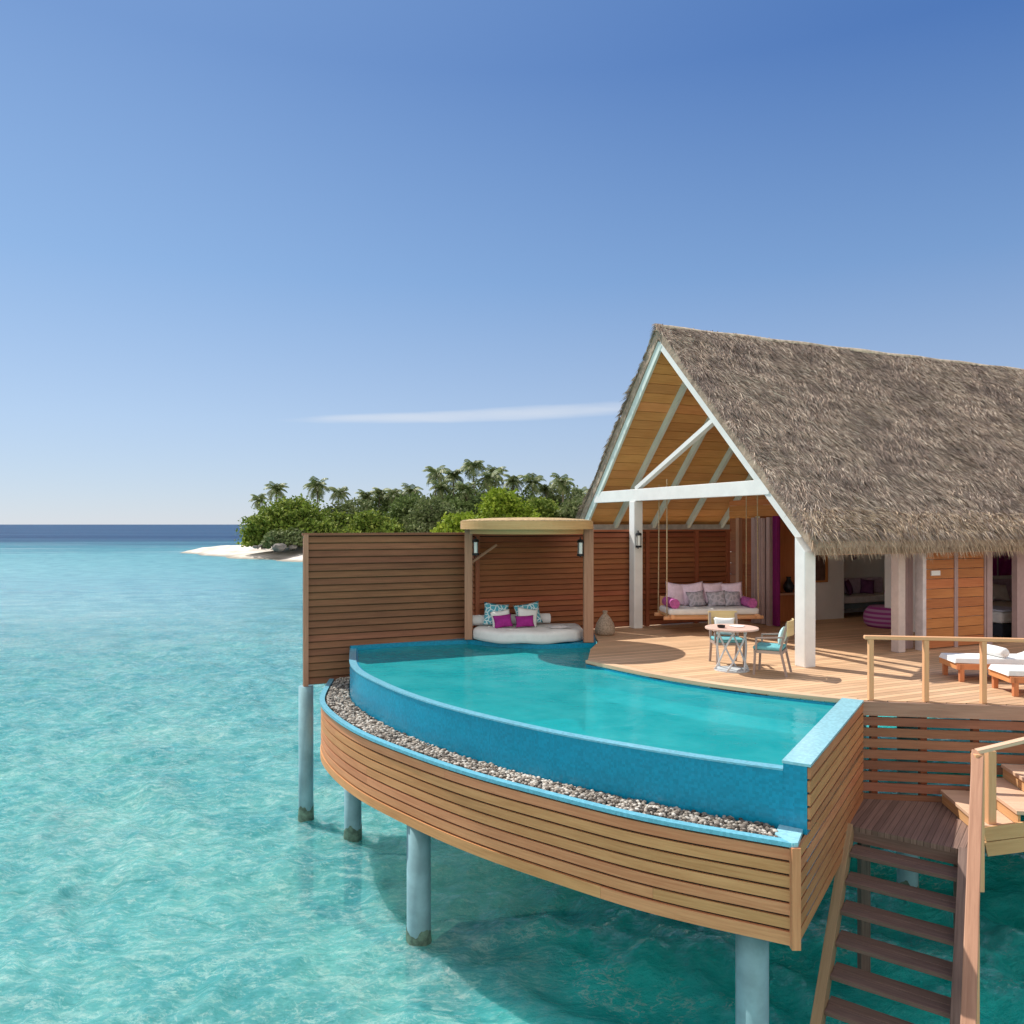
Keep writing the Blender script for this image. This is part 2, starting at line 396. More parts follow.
def stripes(name, c1, c2, k):
    m, nt, p, o = new_mat(name); t = NT(nt); s = t.node('ShaderNodeSeparateXYZ'); t.link(t.obj(), s.inputs[0])
    f = t.math('FRACT', t.math('MULTIPLY', s.outputs[2], k)); t.link(t.mix(t.rng(f, .42, .58), c1, c2), p.inputs['Base Color']); p.inputs['Roughness'].default_value = .9; return m
M_stripe = stripes("striped_magenta_fabric", (.30,.04,.22), (.42,.22,.38), 9)
M_glow = plain("frosted_glass", (.85,.84,.80), .3, .02, 2, 0)

# ------------------------------------------------------------------ the setting: water, seabed tint, island
def graded(lo_hi):
    out = []
    for a, b, s in lo_hi:
        n = max(1, int(round((b-a)/s))); out += list(np.linspace(a, b, n, endpoint=False))
    return out
def make_water():
    # one sheet to the horizon, finest in the lagoon near the villa
    ys = graded([(-40,0,4), (0,4,1), (4,22,.085), (22,40,.2), (40,80,.5), (80,160,1.5), (160,400,8), (400,1500,80), (1500,9000,700)]) + [9000]
    xs = [-9000,-3000,-1200,-500] + graded([(-250,-100,10), (-100,-40,2), (-40,-16,.5), (-16,9,.085), (9,20,.5), (20,60,4), (60,300,30)]) + [500,1500,9000]
    X, Y = np.meshgrid(np.array(xs), np.array(ys)); Z = np.zeros_like(X); r = np.random.default_rng(3)
    fade = np.clip(1-(Y-18)/60, 0, 1)*np.clip(1-(np.abs(X+4)-14)/40, 0, 1)
    wx = X + .5*np.sin(.35*Y+.5*X) + .25*np.sin(1.1*Y-.7*X+2); wy = Y + .5*np.sin(.4*X-.3*Y+1) + .2*np.sin(1.3*X+.6*Y)
    for i in range(46):
        lam = .32*(12**r.random()); th = R(-115) + r.normal()*0.75; k = 2*math.pi/lam; amp = .0105*lam**.8
        ph = k*(wx*math.cos(th)+wy*math.sin(th)) + r.random()*6.28
        s = np.sin(ph); Z += amp*(1-2*np.abs(np.sin(ph/2))**1.0*0 + 0)*s if i % 2 else amp*(.7-2*np.abs(s))*.6
    Z = Z*fade - .0
    ny, nx = X.shape; vs = np.stack([X.ravel(), Y.ravel(), Z.ravel()], 1)
    i = np.arange(ny-1)[:, None]*nx + np.arange(nx-1)[None, :]; fs = np.stack([i, i+1, i+nx+1, i+nx], -1).reshape(-1, 4)
    me = bpy.data.meshes.new("sea_water"); me.vertices.add(len(vs)); me.vertices.foreach_set("co", vs.ravel().astype(np.float32))
    me.loops.add(fs.size); me.loops.foreach_set("vertex_index", fs.ravel().astype(np.int32)); me.polygons.add(len(fs))
    me.polygons.foreach_set("loop_start", np.arange(0, fs.size, 4, dtype=np.int32)); me.polygons.foreach_set("loop_total", np.full(len(fs), 4, dtype=np.int32))
    me.polygons.foreach_set("use_smooth", np.ones(len(fs), dtype=bool)); me.update(calc_edges=True); me.validate()
    m, nt, p, o = new_mat("lagoon_water"); t = NT(nt); v = t.obj(); sep = t.node('ShaderNodeSeparateXYZ'); t.link(v, sep.inputs[0])
    warp = t.node('ShaderNodeTexNoise'); warp.inputs['Scale'].default_value = 1.6; warp.inputs['Detail'].default_value = 3; t.link(v, warp.inputs['Vector'])
    wv = t.node('ShaderNodeVectorMath', operation='MULTIPLY_ADD'); t.link(warp.outputs['Color'], wv.inputs[0]); wv.inputs[1].default_value = (.3,.3,0); t.link(v, wv.inputs[2]); w = wv.outputs[0]
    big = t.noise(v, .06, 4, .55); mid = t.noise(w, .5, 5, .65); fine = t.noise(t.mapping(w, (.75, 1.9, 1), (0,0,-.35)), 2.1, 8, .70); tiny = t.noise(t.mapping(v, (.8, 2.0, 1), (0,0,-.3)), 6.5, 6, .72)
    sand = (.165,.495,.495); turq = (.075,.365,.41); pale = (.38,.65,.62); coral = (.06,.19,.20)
    c = t.mix(t.rng(mid, .36, .64), turq, sand); c = t.mix(t.rng(fine, .49, .68, 0, .7), c, pale)  # pale flecks paint a net of caustic light into the base colour
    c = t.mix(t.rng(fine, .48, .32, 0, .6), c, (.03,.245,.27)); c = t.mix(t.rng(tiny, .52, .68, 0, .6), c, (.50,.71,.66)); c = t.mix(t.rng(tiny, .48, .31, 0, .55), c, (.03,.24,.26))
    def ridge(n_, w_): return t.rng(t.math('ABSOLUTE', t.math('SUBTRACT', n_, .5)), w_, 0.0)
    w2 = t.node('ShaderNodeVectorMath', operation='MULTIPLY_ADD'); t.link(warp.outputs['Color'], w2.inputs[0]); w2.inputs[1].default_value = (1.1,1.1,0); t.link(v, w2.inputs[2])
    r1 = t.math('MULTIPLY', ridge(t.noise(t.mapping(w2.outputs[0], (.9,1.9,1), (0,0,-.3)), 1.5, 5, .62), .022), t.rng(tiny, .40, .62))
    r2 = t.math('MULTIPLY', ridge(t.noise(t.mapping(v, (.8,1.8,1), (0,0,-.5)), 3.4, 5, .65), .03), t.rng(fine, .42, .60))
    crest_reflection = t.math('MAXIMUM', r1, r2)  # thin crest lines, sky reflections painted into the water colour
    # sea grass and coral showing through
    c = t.mix(t.rng(big, .60, .74, 0, .5), c, coral); c = t.mix(t.rng(t.noise(w, .22, 5, .65), .62, .74, 0, .45), c, (.07,.20,.19))
    # deeper water on the villa's right side, colour brightened to lift the villa's shadow
    dx = t.math('ADD', sep.outputs[0], t.math('MULTIPLY', t.math('SUBTRACT', mid, .5), 3.0)); dd = t.rng(t.math('SUBTRACT', dx, t.math('MULTIPLY', sep.outputs[1], .10)), -3.0, .6)
    deep = t.mix(t.rng(fine, .35, .7), (.002,.50,.47), (.012,.66,.61)); c = t.mix(t.math('MULTIPLY', dd, .92), c, deep)
    sparse = t.rng(t.noise(v, .55, 4, .6), .50, .60); cm_ = t.math('MULTIPLY', crest_reflection, t.math('SUBTRACT', 1.0, t.math('MULTIPLY', dd, t.math('SUBTRACT', 1.0, sparse))))
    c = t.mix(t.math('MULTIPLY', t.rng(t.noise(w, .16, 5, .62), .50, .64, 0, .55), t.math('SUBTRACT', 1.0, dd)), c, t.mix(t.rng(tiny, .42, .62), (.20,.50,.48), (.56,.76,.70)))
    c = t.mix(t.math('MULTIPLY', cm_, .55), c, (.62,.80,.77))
    # lagoon bluer with distance, dark blue beyond the reef edge
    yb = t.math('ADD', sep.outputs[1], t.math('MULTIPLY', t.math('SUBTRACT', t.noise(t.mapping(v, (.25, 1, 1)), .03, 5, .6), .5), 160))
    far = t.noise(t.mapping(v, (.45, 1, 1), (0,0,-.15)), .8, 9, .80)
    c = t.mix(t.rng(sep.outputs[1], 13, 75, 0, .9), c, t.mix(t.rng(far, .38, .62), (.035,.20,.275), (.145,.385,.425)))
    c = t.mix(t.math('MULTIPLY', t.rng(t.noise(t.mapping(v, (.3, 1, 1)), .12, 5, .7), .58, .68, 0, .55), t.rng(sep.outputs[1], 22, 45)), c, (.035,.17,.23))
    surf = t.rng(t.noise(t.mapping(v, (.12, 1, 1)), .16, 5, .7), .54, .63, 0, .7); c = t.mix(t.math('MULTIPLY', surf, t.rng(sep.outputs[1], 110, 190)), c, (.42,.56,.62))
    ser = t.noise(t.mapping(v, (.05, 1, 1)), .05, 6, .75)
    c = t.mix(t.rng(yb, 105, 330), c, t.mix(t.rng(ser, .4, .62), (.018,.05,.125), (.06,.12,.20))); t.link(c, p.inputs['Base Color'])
    p.inputs['Roughness'].default_value = .06; p.inputs['IOR'].default_value = 1.33
    t.link(t.rng(sep.outputs[1], 20, 200, .5, .03), p.inputs['Specular IOR Level']); t.link(t.rng(sep.outputs[1], 15, 120, .045, .45), p.inputs['Roughness'])
    p.subsurface_method = 'BURLEY'; p.inputs['Subsurface Weight'].default_value = .7; p.inputs['Subsurface Radius'].default_value = (.15,.9,.8); p.inputs['Subsurface Scale'].default_value = .8
    h = t.math('ADD', t.noise(t.mapping(w, (1, 1.5, 1)), 3.2, 7, .68), t.math('MULTIPLY', t.noise(t.mapping(v, (1, 1.6, 1)), .4, 4), 1.2))
    rid = t.math('ABSOLUTE', t.math('SUBTRACT', t.noise(t.mapping(w, (.8, 1.9, 1), (0,0,-.35)), 1.7, 6, .62), .5)); h = t.math('SUBTRACT', h, t.math('MULTIPLY', rid, 1.1))
    t.bump(h, .95, .15, p)
    trw = t.node('ShaderNodeBsdfTransparent'); trw.inputs[0].default_value = (.55,.97,.94,1); msw = t.node('ShaderNodeMixShader')
    t.link(t.math('MULTIPLY', t.rng(sep.outputs[1], 14, 60, .30, 0), t.math('SUBTRACT', 1.0, t.math('MULTIPLY', dd, .75))), msw.inputs[0]); t.link(p.outputs[0], msw.inputs[1]); t.link(trw.outputs[0], msw.inputs[2]); t.link(msw.outputs[0], o.inputs[0])
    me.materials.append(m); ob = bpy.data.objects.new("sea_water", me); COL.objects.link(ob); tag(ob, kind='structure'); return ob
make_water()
def seabed():
    xs = graded([(-90,-30,3),(-30,30,.5),(30,90,3)])+[90]; ys = graded([(-40,0,3),(0,40,.5),(40,110,3)])+[110]
    X, Y = np.meshgrid(np.array(xs), np.array(ys)); r = np.random.default_rng(11); Z = np.full(X.shape, -1.75)
    for i in range(30):
        k = 2*math.pi/(1.2*8**r.random()); th = r.random()*6.28; Z += .05/k**.5*np.sin(k*(X*math.cos(th)+Y*math.sin(th))+r.random()*6.28)
    nx = X.shape[1]; mb = MB(); mb.v = np.stack([X.ravel(), Y.ravel(), Z.ravel()], 1).tolist()
    for i in range(X.shape[0]-1):
        for j in range(nx-1): k = i*nx+j; mb.f.append([k, k+1, k+nx+1, k+nx]); mb.uv.append([(0,0)]*4)
    m, nt, p, o = new_mat("seabed_sand"); t = NT(nt); v = t.obj()
    c = t.mix(t.rng(t.noise(v, .5, 6, .65), .4, .6), (.66,.64,.55), (.80,.78,.68)); c = t.mix(t.rng(t.noise(v, .33, 7, .72), .56, .64, 0, .85), c, (.12,.13,.09))
    t.link(c, p.inputs['Base Color']); p.inputs['Roughness'].default_value = 1; t.bump(t.noise(v, 2.5, 5), .6, .1, p)
    tag(mb.build('seabed', m, loc=(0,0,0), smooth=True), kind='structure')
seabed()

def island():
    poly = [(-68,163), (-57,150), (-45,135), (-33,122), (-15,112), (20,104), (70,100), (110,150), (90,230), (20,250), (-25,225), (-52,195)]
    P = np.array(poly, float); n = len(P)
    xs = np.arange(-74, 112, 1.6); ys = np.arange(96, 255, 1.6); X, Y = np.meshgrid(xs, ys)
    d = np.full(X.shape, 1e9); inside = np.zeros(X.shape, bool)
    for i in range(n):
        a, b = P[i], P[(i+1) % n]; e = b-a; t = np.clip(((X-a[0])*e[0]+(Y-a[1])*e[1])/e.dot(e), 0, 1)
        d = np.minimum(d, np.hypot(X-a[0]-t*e[0], Y-a[1]-t*e[1]))
        cond = ((a[1] > Y) != (b[1] > Y)); xi = (b[0]-a[0])*(Y-a[1])/((b[1]-a[1]) or 1e-9)+a[0]; inside ^= cond & (X < xi)
    d = np.where(inside, d, -d) + 1.2*np.sin(X*.31+Y*.17) + .8*np.sin(X*.13-Y*.4)
    Z = np.where(d > 0, 3.1*(1-np.exp(-d/12)), d*.12) + np.where(d > 3, .14*np.sin(X*.9)*np.sin(Y*.8+X*.3)+.1*np.sin(X*.4+Y*.5), 0)
    ny, nx = X.shape; mb = MB(); mb.v = np.stack([X.ravel(), Y.ravel(), Z.ravel()], 1).tolist()
    for i in range(ny-1):
        for j in range(nx-1):
            k = i*nx+j
            if max(d[i,j], d[i+1,j+1], d[i,j+1], d[i+1,j]) > -6: mb.f.append([k, k+1, k+nx+1, k+nx]); mb.uv.append([(0,0)]*4)
    m, nt, p, o = new_mat("beach_sand"); t = NT(nt); v = t.obj(); s = t.node('ShaderNodeSeparateXYZ'); t.link(v, s.inputs[0])
    c = t.mix(t.rng(t.noise(v, .35, 5, .6), .35, .65), (.58,.50,.42), (.78,.72,.64))
    zz = t.math('ADD', s.outputs[2], t.math('MULTIPLY', t.noise(v, .5, 3), .3))
    c = t.mix(t.rng(zz, .55, .15), c, (.30,.27,.21)); t.link(c, p.inputs['Base Color']); p.inputs['Roughness'].default_value = .95
    t.bump(t.noise(v, 1.2, 4), .4, .2, p)
    ob = mb.build("island_sand", m, loc=(0,0,0), smooth=True); tag(ob, kind='structure')
island()

# ------------------------------------------------------------------ trees of the island
LEAFS = [islandcol("leaf_green", [(0,(.09,.14,.02)), (.4,(.17,.25,.035)), (.75,(.28,.35,.055)), (1,(.40,.44,.10))], .7, transl=.25),
         islandcol("leaf_dark", [(0,(.09,.14,.04)), (.5,(.165,.235,.07)), (1,(.27,.33,.12))], .7, transl=.2),
         islandcol("leaf_yellow", [(0,(.16,.24,.02)), (.5,(.29,.39,.03)), (1,(.42,.48,.07))], .7, transl=.25),
         islandcol("leaf_olive", [(0,(.11,.15,.05)), (.5,(.19,.24,.09)), (1,(.30,.32,.16))], .7, transl=.2)]
M_palm = islandcol("palm_frond", [(0,(.11,.16,.05)), (.5,(.20,.26,.09)), (1,(.36,.36,.18))], .5, transl=.2)
M_trunk = plain("tree_bark", (.24,.19,.15), .9, .3, 2, .4)
def quads_mesh(C, U, V):
    """one small quad per centre C with half vectors U, V"""
    n = len(C); vs = np.stack([C-U-V, C+U-V, C+U*.6+V, C-U*.6+V], 1).reshape(-1, 3)
    mb = MB(); mb.v = vs.tolist(); mb.f = np.arange(4*n).reshape(-1, 4).tolist(); mb.uv = [[(0,0)]*4]*n; return mb
def crown(lobes, n, leaf):
    """leaf-sized faces spread through uneven lobes (x,y,z,rx,ry,rz)"""
    Cs = []
    tot = sum(l[3]*l[5] for l in lobes)
    for l in lobes:
        k = int(n*l[3]*l[5]/tot); q = rng.normal(size=(k, 3)); q /= np.linalg.norm(q, axis=1)[:, None]
        q[:,2] = np.where(q[:,2] < -.6, -q[:,2]*.7, q[:,2])
        rad = (.62+.45*rng.random(k)**.8)[:, None]
        sub = q + .18*np.sin(q[:, [1,2,0]]*7+l[0])    # lumps
        Cs.append(sub*rad*np.array(l[3:6]) + np.array(l[:3]))
    C = np.concatenate(Cs); n = len(C)
    A = rng.normal(size=(n, 3)); A /= np.linalg.norm(A, axis=1)[:, None]; B = np.cross(A, rng.normal(size=(n, 3))); B /= np.linalg.norm(B, axis=1)[:, None]
    s = (leaf*(.6+.8*rng.random(n)))[:, None]
    return quads_mesh(C, A*s, B*s*.6)
def tree(name, label, cat, x, y, z, w, h, mat, n=2600, leaf=.34, group=None, nl=9, seed=0, low=.12, tr=True):
    r = random.Random(seed); t = thing(name, label, cat, (x, y, z), 0, group); lobes = []
    for i in range(nl):
        u = r.uniform(-.95, .95); hh = (1-.70*abs(u)**2.4)
        zt = h*(low+(hh-low)*r.uniform(.12, .88)); rr = w*r.uniform(.16, .25)
        lobes.append((u*w*.40, r.uniform(-.3, .3)*w, min(zt, h*hh-rr*.55), rr, rr, rr*.62))
    lobes.append((0, 0, h*.42, w*.42, w*.32, h*.42)); lobes.append((0, -w*.2, h*.22, w*.48, w*.2, h*.26))
    crown(lobes, n, leaf).build('crown', mat, t)
    tk = MB()
    for i in range(4):
        l = lobes[i]; tk.tube([(r.uniform(-.5,.5), r.uniform(-.5,.5), -.3), (l[0]*.3, l[1]*.3, l[2]*.4), (l[0]*.9, l[1]*.9, l[2])], [.22, .15, .05], 6)
    tk.build('trunk', M_trunk, t); return t
G_t = "leafy trees and bushes on the island"
spec = [  # px-x, depth Y, base z, width, height, material, label
 ("spreading_tree", -38.8, 143, 2.0, 18, 9.8, 0, "wide bright green tree at the left end of the island, over the beach", 5200),
 ("low_bush", -44.5, 141, 1.9, 7.5, 4.0, 2, "low yellow green bush at the foot of the wide tree, nearest the water", 1500),
 ("leafy_tree", -31.0, 150, 2.2, 12, 7.2, 3, "olive tree just right of the wide bright green tree", 2600),
 ("leafy_tree", -25.0, 139, 2.2, 11, 5.4, 0, "low green tree rising over the left part of the brown screen", 2400),
 ("leafy_tree", -19.0, 152, 2.4, 13, 7.4, 1, "dark green tree under the pair of slim palms", 2600),
 ("leafy_tree", -13.5, 142, 2.4, 12, 7.0, 3, "grey green tree below the tall palm grove", 2600),
 ("leafy_tree", -8.0, 150, 2.4, 13, 9.5, 1, "dark tree standing among the trunks of the tallest palms", 3000),
 ("leafy_tree", -8.5, 134, 2.2, 9, 5.2, 2, "yellow green bush just left of the round canopy", 1900),
 ("round_tree", -1.2, 138, 2.3, 11.5, 9.6, 2, "rounded yellow green tree right above the round canopy", 3200),
 ("leafy_tree", 5.8, 146, 2.4, 12, 7.6, 0, "green tree between the rounded tree and the thatched roof", 2600),
 ("leafy_tree", 12.5, 142, 2.4, 11, 7.0, 3, "olive tree closest to the edge of the thatched roof", 2400),
 ("low_bush", -38.0, 135.5, 2.0, 8.5, 3.0, 3, "low olive bush on the sand in front of the wide bright green tree", 1500),
 ("low_bush", -43.0, 139.5, 2.0, 6.5, 3.2, 0, "small green bush filling the space under the left side of the wide tree", 1300),
 ("leafy_tree", -13.0, 166, 2.4, 13, 10.2, 1, "dark tree rising behind the left part of the tall palm grove", 2400),
 ("leafy_tree", -4.5, 168, 2.4, 14, 11.6, 3, "grey green tree rising behind the right part of the tall palm grove", 2600),
 ("leafy_tree", -27.0, 163, 2.4, 13, 8.2, 1, "dark tree behind the first pairs of slim palms", 2400),
 ("leafy_tree", 11.5, 164, 2.4, 13, 10.4, 3, "olive tree behind the palm that stands nearest the thatched roof", 2400),
 ("leafy_tree", 2.2, 158, 2.4, 12, 10.2, 1, "dark tree behind the rounded yellow green tree", 2600),
]
for i, (nm, x, y, z, w, h, mi, lab, n) in enumerate(spec):
    tree(nm, lab, "tree" if "tree" in nm else "bush", x, y, z, w, h*(1.0 if i < 2 else (1.22 if i != 8 else 1.12)), LEAFS[mi], int(n*2.6), .24, G_t, 12, 20+i)

def palm_proto(k):
    r = random.Random(50+k); C = []; U = []; V = []
    for i in range(30):
        th = 2*math.pi*i/30*3.1+r.uniform(-.3, .3); e0 = r.uniform(-.7, 1.35); ln = r.uniform(2.3, 3.1); p = Vector((0,0,0)); ns = 9
        d = Vector((math.cos(th), math.sin(th), 0)); side = Vector((-d.y, d.x, 0))
        for s_ in range(ns):
            e = e0 - 1.7*(s_/ns)**1.3; st = (d*math.cos(e)+Vector((0,0,1))*math.sin(e))*ln/ns; nrm = side.cross(st).normalized()
            q = p+st*.5
            for sg in (-1, 1):
                wd = .85*math.sin(math.pi*min(.97, .14+.86*(s_+.5)/ns))**.7*r.uniform(.75, 1.1)
                lf = (side*sg*.75+st.normalized()*.55-Vector((0,0,1))*.55).normalized()*wd*.62
                C.append(q+lf); V.append(lf); U.append(st*.40)
            p = p+st
    return quads_mesh(np.array([list(c) for c in C]), np.array([list(c) for c in U]), np.array([list(c) for c in V]))
crowns = [palm_proto(k) for k in range(4)]
palm_src = []
for k in range(4):
    t = thing('coconut_palm', '', 'palm tree', (0,0,0))
    c = crowns[k]; c.v = (np.array(c.v)+np.array([.5*(k-1.5), .3, 0])).tolist(); c.build('crown', M_palm, t)
    ex = .5*(k-1.5); MB().tube([(0,0,-13), (ex*.1,0,-9), (ex*.5,.2,-4), (ex,.3,.05)], [.2,.17,.14,.11], 7).build('trunk', M_trunk, t)
    palm_src.append(t)
palms = [ # x px, crown y px, depth, scale, label
 (262,500,150,.8,"small palm leaning out at the far left end of the island trees"),
 (278,490,153,1.0,"palm with a tilted crown above the left side of the wide bright tree"),
 (318,486,152,1.1,"upright palm crown poking over the top of the wide bright tree"),
 (335,493,156,1.05,"palm with drooping fronds right beside the upright one over the wide tree"),
 (368,497,160,.95,"slim palm, left one of the first thin pair past the wide tree"),
 (377,494,163,.9,"slim palm, right one of the first thin pair past the wide tree"),
 (391,494,161,.95,"slim palm, left one of the second thin pair nearer the tall grove"),
 (400,497,164,.9,"slim palm, right one of the second thin pair nearer the tall grove"),
 (414,491,160,1.0,"lone palm standing just left of the tall palm grove"),
 (434,474,158,1.15,"tall palm at the left edge of the tall grove"),
 (446,488,152,1.1,"shorter palm in front of the tall grove's left half"),
 (456,476,162,1.15,"palm with a full crown left of the grove's highest palm"),
 (475,467,160,1.2,"highest palm of the island, in the middle of the tall grove"),
 (488,478,156,1.15,"palm just right of the highest palm"),
 (497,474,166,1.15,"tall thin palm behind the right half of the grove"),
 (509,482,160,1.05,"palm at the right edge of the tall grove"),
 (533,482,158,1.15,"upright palm behind the rounded yellow green tree"),
 (545,490,162,1.0,"shorter palm right of the rounded yellow green tree"),
 (564,482,158,1.1,"palm standing nearest the thatched roof with a clear crown"),
 (579,494,164,1.0,"palm half hidden by the edge of the thatched roof"),
 (468,490,150,1.1,"low palm in front of the highest palm"),
]
for i, (px, py, Y, s, lab) in enumerate(palms):
    o = palm_src[i] if i < 4 else copy_tree(palm_src[(i*7+i//4) % 4])
    o.location = ((px-512)/785*Y, Y, CZ-(py-524)/785*Y); o.rotation_euler.z = i*1.9; o.scale = (s*.98, s*.98, s)
    tag(o, lab, 'palm tree', 'coconut palms of the island')
# driftwood and stones on the beach
for i, (x, y, s, lab) in enumerate([(-39,131.5,1.3,"grey boulder on the beach beside the brown screen's edge"), (-37,132.5,.8,"small grey boulder behind the larger one on the beach"), (-43.5,133,.5,"low dark stone on the open sand left of the boulders")]):
    mb = MB(); bm = bmesh.new(); bmesh.ops.create_icosphere(bm, subdivisions=2, radius=1); r = random.Random(i)
    for v in bm.verts: v.co *= s*r.uniform(.75, 1.1); v.co.z *= .55
    mb.add([v.co+Vector((x,y,2.1)) for v in bm.verts], [[v.index for v in f.verts] for f in bm.faces]); bm.free()
    tag(mb.build('beach_boulder', plain("boulder_stone", (.20,.18,.16), .9, .3, 1.2, .5)), lab, 'rock')
for i, (p, lab) in enumerate([([(-41,136,2.0),(-39.5,135.6,2.3),(-37.5,136,2.2)], "bleached fallen trunk lying under the wide tree"), ([(-44.5,137,1.8),(-43.5,136.8,2.6),(-42.6,137.2,3.2)], "bare grey branch sticking up from the sand under the wide tree")]):
    tag(MB().tube(p, [.28,.2,.08], 7).build('driftwood', plain("driftwood_grey", (.38,.33,.29), .9, .2, 3, .4)), lab, 'driftwood')

# ------------------------------------------------------------------ pool
def G(x, y, drop):   # plan point of something known to lie 'drop' below eye height
    Y = 785*drop/(y-524); return ((x-512)/785*Y, Y)
weir_o = [(-3.42,16.62)] + [G(*p, 2.65) for p in [(350,665),(357.4,673.3),(371,680.5),(387.5,688.2),(404,695),(440,707),(461,712.5),(498.4,722),(566.7,737),(624,747),(678.6,756.2),(727.4,763.5),(783,770.6)]]
weir_o = smooth_curve(spline(weir_o, .1), 25)
weir_i = offset(weir_o, .16)
out_o = [(-3.80,16.45)] + [G(*p, 3.24) for p in [(320.5,696),(321.5,704),(331.4,714.3),(345,724),(365.6,735),(393,745.8),(430,759.4),(459.3,769),(498.4,780.5),(547,792.8),(625,812.5),(688.4,825),(747,834.8),(794,842.8)]]
out_o = smooth_curve(spline(out_o, .1), 25)
corner = out_o[-1]; W0 = Vector((3.10, 8.32)); W1 = Vector((5.03, 11.37)); wd = (W1-W0).normalized(); wn = Vector((wd.y, -wd.x))   # right wall, outward normal
ZW = CZ-2.65; ZT = CZ-3.24; ZB = CZ-4.29
deck_edge = smooth_curve(spline([(1.42,14.7),(2.22,13.6),(2.91,12.83),(3.54,12.28),(4.19,11.84),(4.79,11.47),(5.0,11.38)], .1), 10)
pool = thing('infinity_pool', 'curved blue tiled infinity pool with timber cladding and a pebble overflow channel, raised on piles', 'swimming pool', (0, 12, 0))
MB().strip(weir_i, weir_o, ZB+.1, ZW).build('weir_wall', M_tile, pool, world=True)
mb = MB(); mb.strip(offset(weir_o, .12), offset(weir_o, -.012), ZW+.002, ZW+.022); mb.build('weir_coping', M_lip, pool, world=True)
in0 = W0 - wn*.22; in1 = W1 - wn*.22
MB().prism([tuple(W0+wn*.026), tuple(W1+wn*.026), tuple(in1), tuple(in0)], ZB+.1, DZ-.02).build('end_wall', M_tile, pool, world=True)
MB().prism([tuple(W0+wn*.064-wd*.01), tuple(W1+wn*.064-wd*.03), tuple(in1-wn*.01-wd*.03), tuple(in0-wn*.01-wd*.01)], DZ-.018, DZ+.012).build('end_wall_coping', M_cop, pool, world=True)
# overflow channel: bed, pebbles, lip
n = 90
def resample(c, n):
    a = np.array(c); l = np.r_[0, np.cumsum(np.hypot(*np.diff(a, axis=0).T))]; t = np.linspace(0, l[-1], n); return [(np.interp(s, l, a[:,0]), np.interp(s, l, a[:,1])) for s in t]
wo_r = resample(weir_o, n); oo_r = resample(out_o, n)
MB().strip(wo_r, offset(oo_r, .13), ZB+.02, ZT-.05).build('channel_bed', plain("grout", (.20,.20,.20), .9), pool, world=True)
MB().strip(offset(out_o, .07), offset(out_o, -.025), ZT-.05+.004, ZT).build('channel_lip', M_lip, pool, world=True)
c0 = Vector(corner); mbk = MB().prism([tuple(c0+Vector((-.03,-.02))), tuple(c0+wn*.02+Vector((.02,0))), tuple(W0-wn*.015-wd*.004), tuple(in0-wn*.04-wd*.004), tuple(c0-wn*.22+wd*.12)], ZT-.045, ZT+.004); mbk.build('channel_end_slab', M_cop, pool, world=True)
def pebbles():
    bm = bmesh.new(); bmesh.ops.create_icosphere(bm, subdivisions=1, radius=1); bv = np.array([v.co[:] for v in bm.verts]); bf = np.array([[v.index for v in f.verts] for f in bm.faces]); bm.free()
    V = []; F = []; r = np.random.default_rng(5); wo = np.array(wo_r); oi = np.array(offset(oo_r, .12)); N = 6800
    for i in range(N):
        k = r.random()**1.0*(n-2); a = int(k); fr = k-a; u = r.uniform(.06, 1.0)
        A = wo[a]*(1-fr)+wo[a+1]*fr; B = oi[a]*(1-fr)+oi[a+1]*fr; p = A*(1-u)+B*u
        s = r.uniform(.018, .034)*np.array([r.uniform(.8,1.4), r.uniform(.7,1.1), r.uniform(.5,.8)]); th = r.random()*6.28; c, s2 = math.cos(th), math.sin(th)
        q = bv*s; q = np.stack([q[:,0]*c-q[:,1]*s2, q[:,0]*s2+q[:,1]*c, q[:,2]], 1) + np.array([p[0], p[1], ZT-.045+r.uniform(.0,.05)])
        F.append(bf+len(V)*12); V.append(q)
    mb = MB(); mb.v = np.concatenate(V).tolist(); mb.f = np.concatenate(F).tolist(); mb.uv = [[(0,0)]*3]*len(mb.f)
    o = mb.build('pebbles', islandcol("pebble_stone", [(0,(.06,.055,.05)), (.28,(.22,.185,.155)), (.6,(.50,.44,.37)), (1,(.80,.76,.69))], .7), pool, world=True, smooth=True); o['kind'] = 'stuff'
pebbles()
# timber cladding, seven curved boards on the front and twelve straight ones on the end
mb = MB(); hgt = (ZT-.07-ZB)/7
cl_o = out_o
for k in range(7):
    z1 = ZT-.075-k*hgt; z0 = z1-hgt+(.026 if k < 6 else .004)
    d = .012 if k == 6 else 0
    A_ = offset(cl_o, .03); B_ = offset(cl_o, -d); cuts = [0] + sorted(random.Random(k).sample(range(15, len(cl_o)-12), 1)) + [len(cl_o)-1]
    for c0_, c1_ in zip(cuts[:-1], cuts[1:]):
        if c1_-c0_ < 4: continue
        pa = [list(q_) for q_ in A_[c0_:c1_+1]]; pb = [list(q_) for q_ in B_[c0_:c1_+1]]
        for pp_ in (pa, pb):                                        # a hairline butt joint between lengths
            dx_, dy_ = pp_[1][0]-pp_[0][0], pp_[1][1]-pp_[0][1]; l_ = math.hypot(dx_, dy_); pp_[0][0] += dx_/l_*.003; pp_[0][1] += dy_/l_*.003
        mb.strip([tuple(q_) for q_ in pa], [tuple(q_) for q_ in pb], z0, z1)
mb.build('front_cladding', M_clad, pool, world=True)
MB().strip(offset(out_o, .12), offset(out_o, .028), ZB+.01, ZT-.052).build('cladding_backing', M_dark, pool, world=True)
e0 = Vector(corner)+wn*.03; e1 = W1+wn*.045-wd*.03; mb = MB(); hz = (DZ-.03-ZB)/12
tq = (W0+wn*.045)
